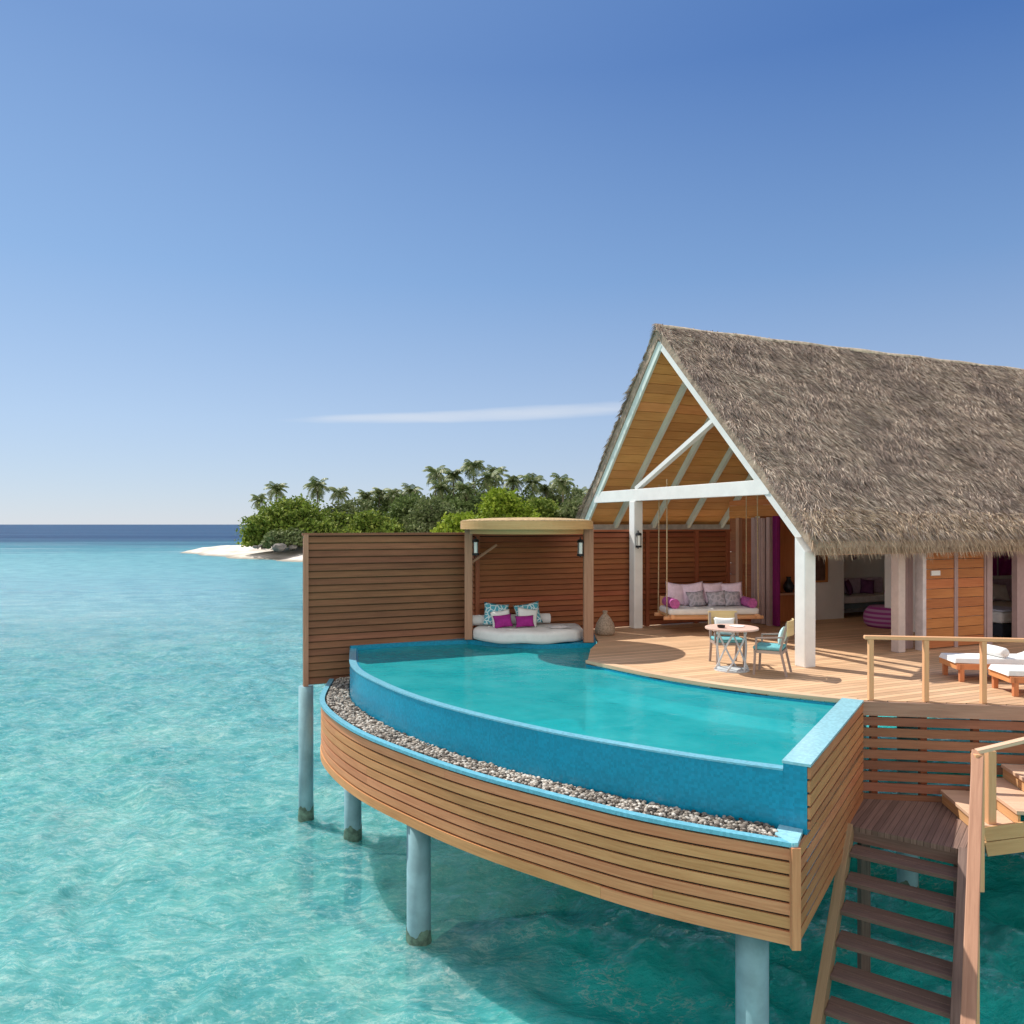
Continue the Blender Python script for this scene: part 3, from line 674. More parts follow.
for k in range(12):
    z1 = DZ-.03-k*hz; z0 = z1-hz+.028; s0 = tq if z1 > ZT+.02 else e0
    if z1 > ZT+.02 and z0 < ZT: z0 = ZT+.01
    mb.beam((s0.x, s0.y, (z0+z1)/2), (e1.x, e1.y, (z0+z1)/2), .03, z1-z0)
mb.build('end_cladding', wood("shaded_cladding_wood", (.40,.155,.06), (.56,.26,.11), isl=.14), pool, world=True)  # same cladding timber, darkened in colour for the end wall's shade
bk = MB(); bk.prism([tuple(e0-wn*.02+wd*.02), tuple(e1-wn*.016), tuple(e1-wn*.045), tuple(e0-wn*.045+wd*.02)], ZB+.01, ZT-.05)
bk.build('end_backing', M_dark, pool, world=True)
cpt = Vector(corner)+wn*.01; MB().box(-.045,.045,-.045,.045,0,ZT-.05-ZB+.03).build('corner_trim', M_clad, pool).location = (cpt.x, cpt.y-12, ZB-.02)
# basin: floor, bench and far walls
back_w = [(-3.4,16.55), (-2.2,17.07), (-.95,17.42)]
plinth_front = smooth_curve(spline([(-1.0,17.40),(-.72,17.2),(-.3,16.92),(.35,16.72),(1.0,16.74),(1.5,16.84),(1.82,16.95)], .08), 6)
basin_poly = weir_i[2:] + [tuple(in0), tuple(in1)] + deck_edge[::-1] + [(1.60,16.0)] + plinth_front[::-1] + back_w[::-1][1:-1]
MB().prism(basin_poly, ZW-1.30, ZW-1.2).build('basin_floor', M_tilefloor, pool, world=True)
MB().strip(deck_edge, offset(deck_edge, -.05), ZW-1.3, DZ-.075).build('basin_wall', M_tile, pool, world=True)
MB().strip(offset(spline(back_w,.1), .3), offset(spline(back_w,.1), -.02), ZW-1.3, DZ-.02).build('back_wall', M_tile, pool, world=True)
bq = deck_edge[:-5]; wi = [min(.75, .02+.06*i) for i in range(len(bq))]; bi = np.array(offset(bq, -.052)); bo = np.array(offset(bq, -1.052)); bo = [tuple(p_+(q_-p_)*w_) for p_, q_, w_ in zip(bi, bo, wi)]; MB().strip(offset(bq, -.052), bo, ZW-1.21, ZW-.30).build('bench', tile("bench_tile", (.20,.58,.60), var=.2), pool, world=True)
MB().prism(plinth_front + [(1.98,18.95),(-1.0,17.75)], ZW-1.3, DZ-.01).build('daybed_plinth', M_tile, pool, world=True)
MB().prism([(-3.35,16.4),(2.9,8.2),(4.9,11.3),(1.4,14.8),(1.6,17.0),(-.9,17.4)], ZB-.02, ZB+.02).build('underside', plain("concrete", (.32,.31,.30), .9), pool, world=True)
m, nt, p, o = new_mat("pool_water"); t = NT(nt)
v = t.obj(); h = t.noise(t.mapping(v, (1,1.4,1)), 2.2, 4, .55); bn = t.bump(h, .3, .06, None)
gl = t.node('ShaderNodeBsdfGlossy'); gl.inputs['Roughness'].default_value = .03; t.link(bn, gl.inputs['Normal'])
trn = t.node('ShaderNodeBsdfTransparent'); trn.inputs[0].default_value = (.40,.90,.93,1)
df = t.node('ShaderNodeBsdfDiffuse'); t.link(t.mix(t.rng(t.noise(v, 1.1, 5, .6), .3, .7), (.012,.42,.45), (.045,.52,.54)), df.inputs[0]); t.link(bn, df.inputs['Normal'])
m1 = t.node('ShaderNodeMixShader'); m1.inputs[0].default_value = .55; t.link(trn.outputs[0], m1.inputs[1]); t.link(df.outputs[0], m1.inputs[2])
fr = t.node('ShaderNodeFresnel'); fr.inputs[0].default_value = 1.33; t.link(bn, fr.inputs['Normal'])
m2 = t.node('ShaderNodeMixShader'); t.link(t.math('MULTIPLY', fr.outputs[0], .55), m2.inputs[0]); t.link(m1.outputs[0], m2.inputs[1]); t.link(gl.outputs[0], m2.inputs[2]); t.link(m2.outputs[0], o.inputs[0])
mb = MB(); tri = tessellate_polygon([[Vector((*q, 0)) for q in basin_poly]])
vv = [(*q, ZW-.004) for q in basin_poly]; ff = []
for a, b, c in tri:
    A, B, C = (Vector(basin_poly[i]) for i in (a, b, c)); ff.append((a,b,c) if (B-A).cross(C-A) > 0 else (a,c,b))
mb.add(vv, ff); mb.build('pool_water', m, pool, world=True)
def pile(x, y, r, ztop, par):
    o = MB().tube([(x,y,-2.2),(x,y,ztop)], r, 28).build('pile', M_pile, par, world=True, smooth=False)
    for f in o.data.polygons: f.use_smooth = len(f.vertices) == 4
    kb = MB().tube([(x,y,-.6),(x,y,-.05),(x,y,.06),(x,y,.12)], [r+.02,r+.012,r+.007,r+.002], 40, False); rr_ = random.Random(int(x*100))
    ph = [rr_.uniform(0, 6.28) for _ in range(3)]
    for q_ in range(80, 160): vx = kb.v[q_]; th_ = 2*math.pi*(q_ % 40)/40; kb.v[q_] = (vx[0], vx[1], vx[2]+.05*math.sin(th_*3+ph[0])+.014*math.sin(th_*7+ph[1])+.012*math.sin(th_*11+ph[2]))
    kb.build('algae_band', M_algae, o, world=True, smooth=True)
for x, y, r in [(-3.09,15.24,.165), (-1.35,11.37,.175), (2.60,8.50,.175)]: pile(x, y, r, ZB+.05, pool)

# ------------------------------------------------------------------ deck, landing, stairs
dpoly_w = deck_edge + [(5.05,11.375),(7.21,11.06),(12,10.37),(22,9.0),(26,16),(20,30),(2.0,22.6),(1.95,19.1),(1.86,16.95),(1.60,16.0)]
inv = Rz.inverted()
dp = [tuple((inv @ (Vector((x, y, 0))-Vector((HO.x, HO.y, 0)))).to_2d()) for x, y in dpoly_w]
dk = MB().prism(dp, -.07, 0).build('deck', M_deck, loc=tuple(HO), rotz=TH); tag(dk, kind='structure')
MB().strip(offset(deck_edge, .13), offset(deck_edge, -.055), DZ-.05, DZ+.006).build('edge_board', M_step, dk).matrix_parent_inverse = (Matrix.Translation(HO) @ Rz).inverted()
ed = Vector((2.16,-.315)).normalized(); en = Vector((-ed.y, ed.x))*-1    # deck's front edge direction and outward normal
E0 = Vector((5.06,11.36))
def EP(s, o, z): q = E0+ed*s+en*o; return (q.x, q.y, z)
fa = MB().beam(EP(0,.02,DZ-.11), EP(9,.02,DZ-.11), .04, .20); fo = fa.build('deck_fascia', wood("fascia_wood", (.30,.19,.13), (.42,.28,.20)))
tag(fo, 'long brown edge board along the front of the sunny deck above the slatted skirt', 'edge board')
sk = thing('slatted_skirt', 'red brown open slatted timber skirt hanging under the front deck edge behind the landing', 'slatted screen', EP(2,0,DZ-1.6))
mb = MB()
for k in range(8):
    z = DZ-.295-k*.158
    mb.beam(EP(0,.0,z), EP(9,.0,z), .03, .122)
mb.build('slats', wood("skirt_wood", (.20,.088,.048), (.31,.15,.085), isl=.25), sk, world=True)
for s_ in (.18,.85,1.55,2.3,3.1,4.2): MB().box(-.045,.045,-.04,.04,DZ-1.5,DZ-.09).build('post', M_screen2, sk).location = Vector((*EP(s_,-.07,0),)) - Vector(sk.location)
for x, y in [(6.5,12.9),(9.2,12.6),(7.5,17),(11,17),(3.4,18.5),(4.6,14.6)]:
    vp = thing('support_pile', 'grey round pile standing in the water in the shade under the timber deck', 'pile', (x,y,-2.2), 0, "piles under the timber deck"); pile(x, y, .16, DZ-.08, vp)
jb = MB()
for y in (13.4,15.4,17.4,19.5): jb.beam((2.0 if y>16 else 3.4,y,DZ-.2),(18,y+.6,DZ-.2),.12,.24)
tag(jb.build('deck_joists', M_screen), 'dark timber joists carrying the deck, hidden in its shade above the water', 'joists')

LZ = DZ-1.42
LA = Vector((4.42,10.35)); LB = Vector((5.52,9.54)); lx = (LB-LA).normalized(); ly = Vector((-wd.x,-wd.y))    # landing front edge, stairs run along ly
st = thing('water_staircase', 'open timber staircase going down from a small landing into the sea beside the pool', 'stairs', (LA.x, LA.y, 0))
# landing deck polygon in its own turned frame
ang = math.atan2(lx.y, lx.x); Ml = Matrix.Rotation(ang, 4, 'Z')
poly = [LA, LB, Vector((6.12,10.0)), Vector((6.2,11.22)), Vector((5.06,11.34)), Vector((4.95,11.2))]
mb = MB().prism([tuple((Ml.inverted() @ Vector((q.x-LA.x, q.y-LA.y, 0))).to_2d()) for q in poly], -.06, 0)
lo = mb.build('landing', M_land, st); lo.location = (0,0,LZ); lo.rotation_euler.z = ang
MB().beam((*(LA-ly*.03), LZ-.13), (*(LB-ly*.03), LZ-.13), .05, .14).build('landing_beam', M_stair, st, world=True)
lp = (LA+LB)/2
for k in range(1, 11):
    c = lp + ly*(.32*k-.16); z = LZ-.235*k
    q0 = c-lx*.60; q1 = c+lx*.62
    tm = MB()
    for o_ in (-.088,.088): tm.beam((q0.x+ly.x*o_,q0.y+ly.y*o_,z-.02),(q1.x+ly.x*o_,q1.y+ly.y*o_,z-.02), .168, .05)
    tm.build('tread', M_stair, st, world=True, bevel=.006)
run = ly*3.2
for side, off in ((-1,-.66),(1,.66)):
    b0 = lp+lx*off; b1 = b0+run
    MB().beam((b0.x,b0.y,LZ-.04),(b1.x,b1.y,LZ-.04-.235*10), .11, .24).build('stringer', wood('olive_stringer_wood', (.30,.20,.10), (.42,.30,.16)) if side < 0 else M_stair, st, world=True, bevel=.006)
nw = LB+lx*.12; NT_ = LZ+1.22
MB().box(-.055,.055,-.055,.055,-.45,1.2).build('newel_post', M_rail, st, bevel=.008).location = (nw.x-LA.x, nw.y-LA.y, LZ)
hr0 = nw-ly*.05; hr1 = nw+ly*3.0
MB().beam((hr0.x,hr0.y,NT_),(hr1.x,hr1.y,NT_-.235*10*3.0/3.2), .13, .05).build('handrail', M_post, st, world=True, bevel=.01)
for k_ in (1.5, 2.9):
    q = nw+ly*k_; MB().box(-.045,.045,-.045,.045,-.75*k_-1.0-LZ*0, -.75*k_+1.18).build('baluster', M_rail, st).location = (q.x-LA.x, q.y-LA.y, LZ)
for off in (-.5,.62):
    q = lp+lx*off+ly*.0; pp = MB().box(-.06,.06,-.06,.06,-2.2,LZ-.07); pp.build('support_post', M_stair, st).location = (q.x-LA.x-ly.x*.15, q.y-LA.y-ly.y*.15, 0)
# steps from the landing up to the deck
sp = thing('deck_steps', 'pale sunlit timber steps climbing right from the landing towards the deck', 'steps', EP(1.1,.6,LZ))
for k in range(6):
    s0 = 1.06+.40*k; z = LZ+.2*(k+1)
    MB().beam(EP(s0-.02,.05+.68,z-.025), EP(s0+.42,.05+.68,z-.025), 1.34, .05).build('tread', M_step, sp, world=True, bevel=.005)
    MB().beam(EP(s0+.02,.06,z-.12), EP(s0+.02,1.37,z-.12), .03, .14).build('riser', M_canopy, sp, world=True)
for k in range(2):
    MB().beam(EP(1.06+.02*k,1.40,LZ+.09-.185*k), EP(4.2,1.40,LZ+.09-.185*k+.62), .035, .175).build('side_board', M_canopy, sp, world=True)
MB().box(-.05,.05,-.05,.05,0,.92).build('post', M_rail, sp, bevel=.006).location = Vector(EP(1.17,1.31,LZ+.2))-Vector(sp.location)
e = EP(4.5,1.42,0)
MB().beam((nw.x,nw.y+.02,NT_+.0),(e[0],e[1]-.2,NT_+1.05), .10, .045).build('handrail', M_step, sp, world=True, bevel=.006)
# railing on the deck's front edge
rl = thing('deck_railing', 'pale timber railing with square posts on the front edge of the deck', 'railing', EP(1.2,0,DZ))
for s_ in (.14,.89,1.66,2.43,3.2): MB().box(-.035,.035,-.035,.035,0,.88).build('post', M_rail, rl, bevel=.005).location = Vector(EP(s_,-.06,DZ))-Vector(rl.location)
MB().beam(EP(.05,-.06,DZ+.905), EP(4,-.06,DZ+.905), .09, .055).build('top_rail', M_rail, rl, world=True, bevel=.012)

# ------------------------------------------------------------------ timber screens behind the pool
sdv = Vector((math.cos(TH), math.sin(TH))); snv = Vector((sdv.y, -sdv.x))       # along the screen, and its normal towards the pool
S0 = Vector((-4.34,16.29))
def SP(s, o, z): q = S0+sdv*s+snv*o; return (q.x, q.y, z)
ZS = CZ-.215
def screen(lab, s0, s1, z0, z1, mat, posts, n, group):
    t = thing('slatted_screen', lab, 'timber screen', SP((s0+s1)/2, 0, z0), 0, group); mb = MB(); h = (z1-z0-.06)/n
    for k in range(n):
        za = z0+.02+k*h
        mb.obox(Vector(SP((s0+s1)/2, .035, za+h/2-.006)), Vector((*sdv,0))*(s1-s0)/2, Vector((*snv,0))*.013+Vector((0,0,.010)), Vector((0,0,1))*(h/2-.014)+Vector((*snv,0))*-.018)
    mb.build('slats', mat, t, world=True)
    MB().beam(SP(s0,0,(z0+z1)/2), SP(s1,0,(z0+z1)/2), .02, z1-z0-.04).build('backing', M_dark, t, world=True)
    MB().beam(SP(s0-.02,.03,z1-.0), SP(s1+.02,.03,z1-.0), .12, .05).build('cap', mat, t, world=True)
    for s_ in posts: 
        q = SP(s_, .045, 0); po = MB().box(-.05,.05,-.05,.05,z0-.02,z1+.0).build('post', M_post if mat is M_screen else mat, t); po.location = (q[0]-t.location[0], q[1]-t.location[1], -t.location[2]); po.rotation_euler.z = TH
    return t
G_s = "slatted timber screens behind the pool"
sA = screen('dark brown slatted timber screen at the far left beside the pool, on its own pile', 0, 3.72, CZ-3.36, ZS, M_screen, (.05, 3.66), 21, G_s)
q = SP(.06,.02,0); pile(q[0], q[1], .15, CZ-3.36, sA)
screen('red brown slatted screen behind the white round daybed', 3.76, 6.78, DZ-.05, ZS-.03, M_screen2, (3.85, 6.70), 18, G_s)
screen('long red brown slatted screen behind the hanging swing sofa under the roof', 6.84, 10.98, DZ, ZS+.05, M_screen2, (8.4, 9.9, 10.9), 18, G_s)

# ------------------------------------------------------------------ the villa
villa = thing('water_villa', 'thatched timber villa with an open gable terrace, white columns and bedroom wing on the deck', 'villa', tuple(HO), TH)
Cb = 4.47; HU = 4.22+2.55; SL = 1.06; HW = 4.50        # ridge underside above deck, slope, half width
A0, A1 = -.24, 16.0
def aF(b): return -.27+.24*abs(b-Cb)/HW          # the ridge juts out a little beyond the eaves
def roof_u(b): return HU - SL*abs(b-Cb)
TT = .30
roof = MB()
prof = [(Cb-HW, roof_u(Cb-HW)), (Cb, HU), (Cb+HW, roof_u(Cb+HW)), (Cb+HW+.06, roof_u(Cb+HW)+TT*.8), (Cb, HU+TT), (Cb-HW-.06, roof_u(Cb-HW)+TT*.8)]
vs_ = [(aF(b), b, z) for b, z in prof] + [(A1, b, z) for b, z in prof]
fs_ = [(0,1,7,6), (1,2,8,7), (2,3,9,8), (3,4,10,9), (4,5,11,10), (5,0,6,11), (0,5,4,1), (1,4,3,2), (6,7,10,11), (7,8,9,10)]
m, nt, p, o = new_mat("thatch_base"); t = NT(nt); v = t.obj()
c = t.mix(t.rng(t.noise(t.mapping(v, (18,5,5), (0,0,.3)), 1.0, 5, .7), .3, .7), (.24,.175,.13), (.48,.37,.28)); t.link(c, p.inputs['Base Color']); p.inputs['Roughness'].default_value = .95
t.bump(t.noise(t.mapping(v, (30,7,7), (0,0,.3)), 1.0, 4, .7), .8, .05, p)
M_thb = m
roof_o = roof.add(vs_, fs_).build('roof', M_thb, villa)
m, nt, p, o = new_mat("thatch_straw"); t = NT(nt); ri = t.island(); v = t.obj()
cr = t.node('ShaderNodeValToRGB'); e = cr.color_ramp.elements; 
for pos, c in [(.35,(.35,.26,.205)), (.7,(.53,.41,.32))]: q_ = e.new(pos); q_.color = (*c, 1)
e[0].color = (.19,.145,.125,1); e[-1].color = (.74,.625,.505,1); t.link(ri, cr.inputs[0])
big = t.noise(v, .55, 5, .65); med = t.noise(t.mapping(v, (1.2,.8,.8), (0,0,.5)), 2.2, 4, .6)
c = t.mix(t.rng(t.math('ADD', t.math('MULTIPLY', big, .5), t.math('MULTIPLY', med, .5)), .44, .60, 0, .65), cr.outputs[0], (.225,.17,.145))
t.link(c, p.inputs['Base Color']); p.inputs['Roughness'].default_value = .85; p.inputs['Specular IOR Level'].default_value = .15
M_straw = m
m2_, nt, p, o = new_mat("fringe_straw"); t = NT(nt); ri = t.island(); cr = t.node('ShaderNodeValToRGB'); e = cr.color_ramp.elements
e[0].color = (.20,.125,.08,1); e[1].color = (.74,.57,.40,1); qq = e.new(.5); qq.color = (.40,.285,.19,1); t.link(ri, cr.inputs[0]); t.link(cr.outputs[0], p.inputs['Base Color']); p.inputs['Roughness'].default_value = .8; M_fringe = m2_
def straws(n, a_rng, s_rng, side, ln, wd_, lift, skew, jit, droop=0.0, zoff=0):
    """flat tapering straws lying on one roof slope; s = distance down the slope from the ridge"""
    k = math.hypot(1, SL); SLN = HW*k; a = rng.uniform(*a_rng, n); s = rng.uniform(*s_rng, n); a = np.maximum(a, 0)*1.0 + np.minimum(a, 0)+ (.24*s/SLN)*np.clip(1-np.maximum(a-A0, 0)/.8, 0, 1)
    b = Cb - side*s/k; z = HU+TT - SL*s/k + zoff + .035 + .012*np.sin(a*1.7)+.012*np.sin(a*.6+1) + .028*((s/.62+.12*np.sin(a*2.1)) % 1.0)
    dn = np.array([0, -side/k, -SL/k]); nn = np.array([0, -side*SL/k, 1/k]); al = np.array([1., 0, 0])
    an = skew + .28*np.sin(a*2.3+1.7*np.sin(s*1.9))+.22*np.sin(s*3.1+a*1.3) + rng.normal(size=n)*jit; d = dn[None]*np.cos(an)[:, None] + al[None]*np.sin(an)[:, None]
    sd_ = np.cross(d, nn[None]); tw = rng.normal(size=n)*.5; sd_ = sd_*np.cos(tw)[:, None] + nn[None]*np.sin(tw)[:, None]
    L = ln*(.6+.8*rng.random(n)); w = wd_*(.5+rng.random(n)); lf = rng.random(n)*lift
    base = np.stack([a, b, z], 1) + nn*(-.02); mid = base + d*(L*.55)[:, None] + nn*(lf)[:, None]*.9; tip = base + d*L[:, None] + nn*(lf*.7)[:, None] + np.array([0,0,-1.])*(droop*L*(.5+rng.random(n)))[:, None]
    q1 = sd_*w[:, None]; V = np.stack([base-q1, base+q1, mid+q1*.8, mid-q1*.8, tip+q1*.15, tip-q1*.15], 1).reshape(-1, 3)
    i = np.arange(n)*6; F = np.concatenate([np.stack([i,i+1,i+2,i+3],1), np.stack([i+3,i+2,i+4,i+5],1)])
    return V, F
def build_np(name, sets, mat, parent):
    V = []; F = []; o = 0
    for v_, f_ in sets: V.append(v_); F.append(f_+o); o += len(v_)
    V = np.concatenate(V); F = np.concatenate(F); me = bpy.data.meshes.new(name)
    me.vertices.add(len(V)); me.vertices.foreach_set("co", V.ravel().astype(np.float32)); me.loops.add(F.size); me.loops.foreach_set("vertex_index", F.ravel().astype(np.int32))
    me.polygons.add(len(F)); me.polygons.foreach_set("loop_start", np.arange(0, F.size, 4, dtype=np.int32)); me.polygons.foreach_set("loop_total", np.full(len(F), 4, dtype=np.int32)); me.update(calc_edges=True); me.validate()
    me.materials.append(mat); ob = bpy.data.objects.new(name, me); COL.objects.link(ob); ob.parent = parent; return ob
SLN = HW*math.hypot(1, SL)
build_np('thatch', [straws(150000, (A0-.06, 14), (.05, SLN-.1), 1, .26, .0078, .042, .10, .30), straws(5000, (A0-.06, 14), (.05, SLN-.1), 1, .34, .009, .06, .15, .5), straws(7000, (A0-.06, 3), (.0, SLN-.1), -1, .20, .009, .012, -.1, .2),
   straws(6000, (A0-.10, A0+.10), (.0, SLN-.2), 1, .18, .010, .03, .0, .5), straws(2500, (A0-.08, A0+.1), (.0, SLN-.1), -1, .15, .009, .008, .0, .25)], M_straw, roof_o)
build_np('eave_fringe', [straws(14000, (A0+.02, 11), (SLN-.75, SLN-.20), 1, .36, .0085, .07, .15, .45, .12, -.02), straws(9000, (A0+.02, 11), (SLN-.32, SLN-.14), 1, .26, .0085, .03, .15, .5, .5, -.14), straws(900, (A0, 4), (SLN-.25, SLN-.05), -1, .25, .011, .03, -.1, .35, .3, -.1)], M_fringe, roof_o)
rc = MB(); rc.tube([(aF(Cb)-.03+i*.4, Cb, HU+TT-.05+.012*math.sin(i*1.3)) for i in range(40)], .075, 10); rc.build('ridge_cap', plain("ridge_straw", (.62,.49,.37), .95, .35, 9, .8), roof_o)
# ceiling boards on both undersides, running along the ridge
for sgn in (1, -1):
    mb = MB(); nb = 24; k = math.hypot(1, SL)
    for i in range(nb):
        s0 = .06+i*(SLN-.1)/nb; s1 = s0+(SLN-.1)/nb-.012; sm = (s0+s1)/2
        a_ = aF(Cb+s1/k)+.14; c = Vector(((a_+9.5)/2, Cb+sgn*sm/k, HU-SL*sm/k-.035)); mb.obox(c, ((9.5-a_)/2,0,0), Vector((0,sgn/k,-SL/k))*(s1-s0)/2, Vector((0,sgn*SL/k,1/k))*.012)
    mb.build('ceiling', M_ceil, roof_o)
# rafters, barge boards, tie beams, brace, plate
def raf(a, sgn, w, h, mat, nm, s1=SLN-.05, dz=.10, s0=.05, par=roof_o):
    k = math.hypot(1, SL); n_ = Vector((0, sgn*SL/k, 1/k))*-1
    p0 = Vector((a, Cb+sgn*s0/k, HU-SL*s0/k))+n_*dz; p1 = Vector((a, Cb+sgn*s1/k, HU-SL*s1/k))+n_*dz
    return MB().beam(p0, p1, w, h, (0, -sgn*SL/k*-1, 1/k)).build(nm, mat, par)
for a in (.95, 2.2, 3.4, 4.6, 5.8):
    for sgn in (1, -1): raf(a, sgn, .09, .15, M_pale, 'rafter', SLN-.25, .115)
def barge(sgn, b1, mat, w, h):
    k = math.hypot(1, SL); n_ = Vector((0, -sgn*SL/k, -1/k))*.09
    p0 = Vector((aF(Cb)+.06, Cb+sgn*.04, HU-.04))+n_; p1 = Vector((aF(b1)+.06, b1, roof_u(b1)))+n_
    return MB().beam(p0, p1, w, h, (0, sgn*SL/k, 1/k)).build('barge_board', mat, roof_o)
barge(1, Cb+HW-.1, M_pale, .06, .20); barge(-1, .30, M_white, .05, .13)
ZBm = 2.55+.56
def tie(a, mat):
    hb = (HU-ZBm-.29)/SL - .0
    MB().box(a-.07, a+.07, Cb-hb-.20, Cb+hb+.10, ZBm, ZBm+.29).build('tie_beam', mat, villa, bevel=.008)
tie(0, M_white); tie(5.8, M_pale)
MB().beam((0, 5.75, ZBm+.30), (0, Cb-1.75, roof_u(Cb-1.75)-.16), .10, .13, (1,0,0)).build('truss_brace', M_white, villa)
MB().box(A0+.1, 9.4, 8.30, 8.42, roof_u(8.42)-.20, roof_u(8.42)-.045).build('wall_plate', plain("grey_paint", (.55,.52,.47), .6), villa)
def column(a, b, h, w, mat=M_white):
    c = MB().box(-w/2, w/2, -w/2, w/2, 0, h).build('column', mat, villa, bevel=.015); c.location = (a, b, 0)
MB().add([(a,b,z) for a in (-.165,.085) for b in (.075,.325) for z in (0, roof_u(b)-.055)], [(0,1,3,2),(4,6,7,5),(0,4,5,1),(2,3,7,6),(0,2,6,4),(1,5,7,3)]).build('column', M_white, villa, bevel=.012); column(.02, 5.84, ZBm-.002, .24)
M_mauve = plain("mauve_paint", (.42,.30,.29), .6, .06)
column(2.83, .66, roof_u(.6)-.12, .19, plain("pinkish_white_paint", (.60,.50,.46), .6, .06))
# partition between terrace and rooms (a = 3.45), boarded beside the screen, open in the middle
mb = MB()
for k in range(9): mb.box(3.42, 3.47, 4.95, 6.5, .005+k*.30, .298+k*.30)
mb.box(3.474, 3.49, 4.95, 6.5, 0, 2.7); mb.build('terrace_wall', M_screen2, villa)
mb = MB(); 
for k in range(3): mb.box(3.40, 3.46, 1.75, 6.5, 3.04-.002*k-k*.145, 3.18-k*.145)
mb.build('opening_header', M_panel, villa)
for b in (4.9, 5.45, 6.05): 
    c = MB().box(-.06,.06,-.06,.06,0,2.72).build('door_post', M_mauve if b < 6 else M_post, villa); c.location = (3.36, b, 0)
# room walls
MB().box(4.75, 6.27, 5.28, 5.42, 0, 3.3).build('room_wall', M_plaster, villa)
MB().box(6.27, 10.2, 6.20, 6.34, 0, 4.6).build('room_wall', M_plaster, villa)
MB().box(6.13, 6.268, 5.43, 6.34, 0, 4.6).build('room_wall', M_plaster, villa)
MB().add([(10.2+d,b,z) for d in (0,.14) for b,z in ((.8,0),(8.3,0),(8.3,roof_u(8.3)-.1),(Cb,HU-.1),(.8,roof_u(.8)-.1))], [(0,4,3,2,1),(5,6,7,8,9)]+[(i,(i+1)%5,(i+1)%5+5,i+5) for i in range(5)]).build('room_wall', M_plaster, villa)
MB().box(3.5, 4.74, 5.32, 5.42, 0, 3.0).build('room_wall', M_panel, villa)
MB().box(5.62, 5.74, 2.2, 3.4, 0, 3.2).build('room_wall', M_plaster, villa)
# bedroom wing facade (b = .65)
def door(a0, a1, nb):
    mb = MB(); h = 2.42/nb
    for k in range(nb): mb.box(a0+.05, a1-.05, .64, .68, k*h+.02, (k+1)*h+.008)
    d = mb.build('door', M_panel, villa); fb = MB()
    fb.box(a0, a0+.048, .62, .70, 0, 2.45); fb.box(a1-.048, a1, .62, .70, 0, 2.45); fb.build('door_frame', M_mauve, d); return d
d1 = door(3.50, 4.46, 12); d2 = door(4.465, 5.38, 12)
MB().box(3.72, 3.98, .615, .637, 1.50, 1.60).build('door_plate', M_white, d1)
MB().box(5.385, 5.55, .60, .72, 0, 2.45).build('door_jamb', M_mauve, villa); MB().box(6.35, 6.62, .60, .72, 0, 2.45).build('door_jamb', M_mauve, villa)
MB().box(3.40, 3.498, .56, .74, 0, 2.45).build('door_jamb', plain("white_frame_paint", (.66,.60,.60), .5), villa)
mb = MB()
for k in range(12): mb.box(6.63, 12, .64, .68, k*.203, k*.203+.19)
mb.build('facade_wall', M_panel, villa)
# curtains hanging at the openings
def curtain(lab, a, b0, b1, h, mat, along='b'):
    mb = MB(); n = 40; pts = []
    for i in range(n+1):
        u = i/n; w_ = .045*math.sin(u*math.pi*9); pts.append((a+w_, b0+(b1-b0)*u) if along == 'b' else (b0+(b1-b0)*u, a+w_))
    P2 = [H2(*q) for q in pts]
    mb.strip(P2, offset(P2, .012), DZ+.03, DZ+h); o = mb.build('curtain', mat, smooth=False); tag(o, lab, 'curtain')
curtain('magenta curtain gathered at the side of the open living room', 3.30, 4.50, 4.70, 2.75, plain("dark_magenta_curtain", (.17,.01,.10), .9))
curtain('mauve grey curtain beside the magenta one on the terrace', 3.28, 4.98, 5.38, 2.7, M_mauve)
curtain('mauve curtain gathered between the pinkish column and the timber doors', .78, 3.14, 3.38, 2.4, M_mauve, 'a')

# ------------------------------------------------------------------ daybed and its round canopy
pv = thing('daybed_canopy', 'round timber sun canopy on two posts over the daybed', 'canopy', (.32,17.1,DZ))
cc = (.32, 17.1); circ = [(cc[0]+1.44*math.cos(i*math.pi/36), cc[1]+1.44*math.sin(i*math.pi/36)) for i in range(72)]
cz = CZ-.11
ring = circ+[circ[0]]; inr = [(cc[0]+(x-cc[0])*.96, cc[1]+(y-cc[1])*.96) for x, y in ring]
MB().strip(ring[::-1], inr[::-1], cz, cz+.17).build('rim', M_canopy, pv, world=True)
mb = MB()
for i in range(20):
    x0 = -1.37+i*.137; hw = math.sqrt(max(.02, 1.38**2-(x0+.065)**2)); mb.box(cc[0]+x0, cc[0]+x0+.125, cc[1]-hw, cc[1]+hw, cz+.09, cz+.115)
mb.build('roof_slats', M_canopy, pv, world=True)
in2 = [(cc[0]+(x-cc[0])*.86, cc[1]+(y-cc[1])*.86) for x, y in ring]; in3 = [(cc[0]+(x-cc[0])*.82, cc[1]+(y-cc[1])*.82) for x, y in ring]
MB().strip(in2[::-1], in3[::-1], cz-.10, cz+.085).build('ring_beam', M_canopy, pv, world=True)
MB().lathe([(1.40,.165),(1.43,.175),(1.40,.19),(1.2,.215),(.8,.24),(.3,.25),(.02,.252)], (cc[0],cc[1],cz), 60).build('dome_cover', plain('woven_canopy_straw', (.50,.355,.19), .9, .28, 14, .8), pv, world=True, smooth=True)
for x, y, w in ((-.96,17.38,.17), (1.65,16.98,.21)):
    c = MB().box(-w/2, w/2, -w/2, w/2, -.0, cz+.1-DZ).build('post', M_post, pv, bevel=.01); c.location = (x-.32, y-17.1, 0)
MB().beam((-.9,17.45,CZ-.85),(-.35,17.75,CZ-.47),.05,.05).build('brace', M_post, pv, world=True)
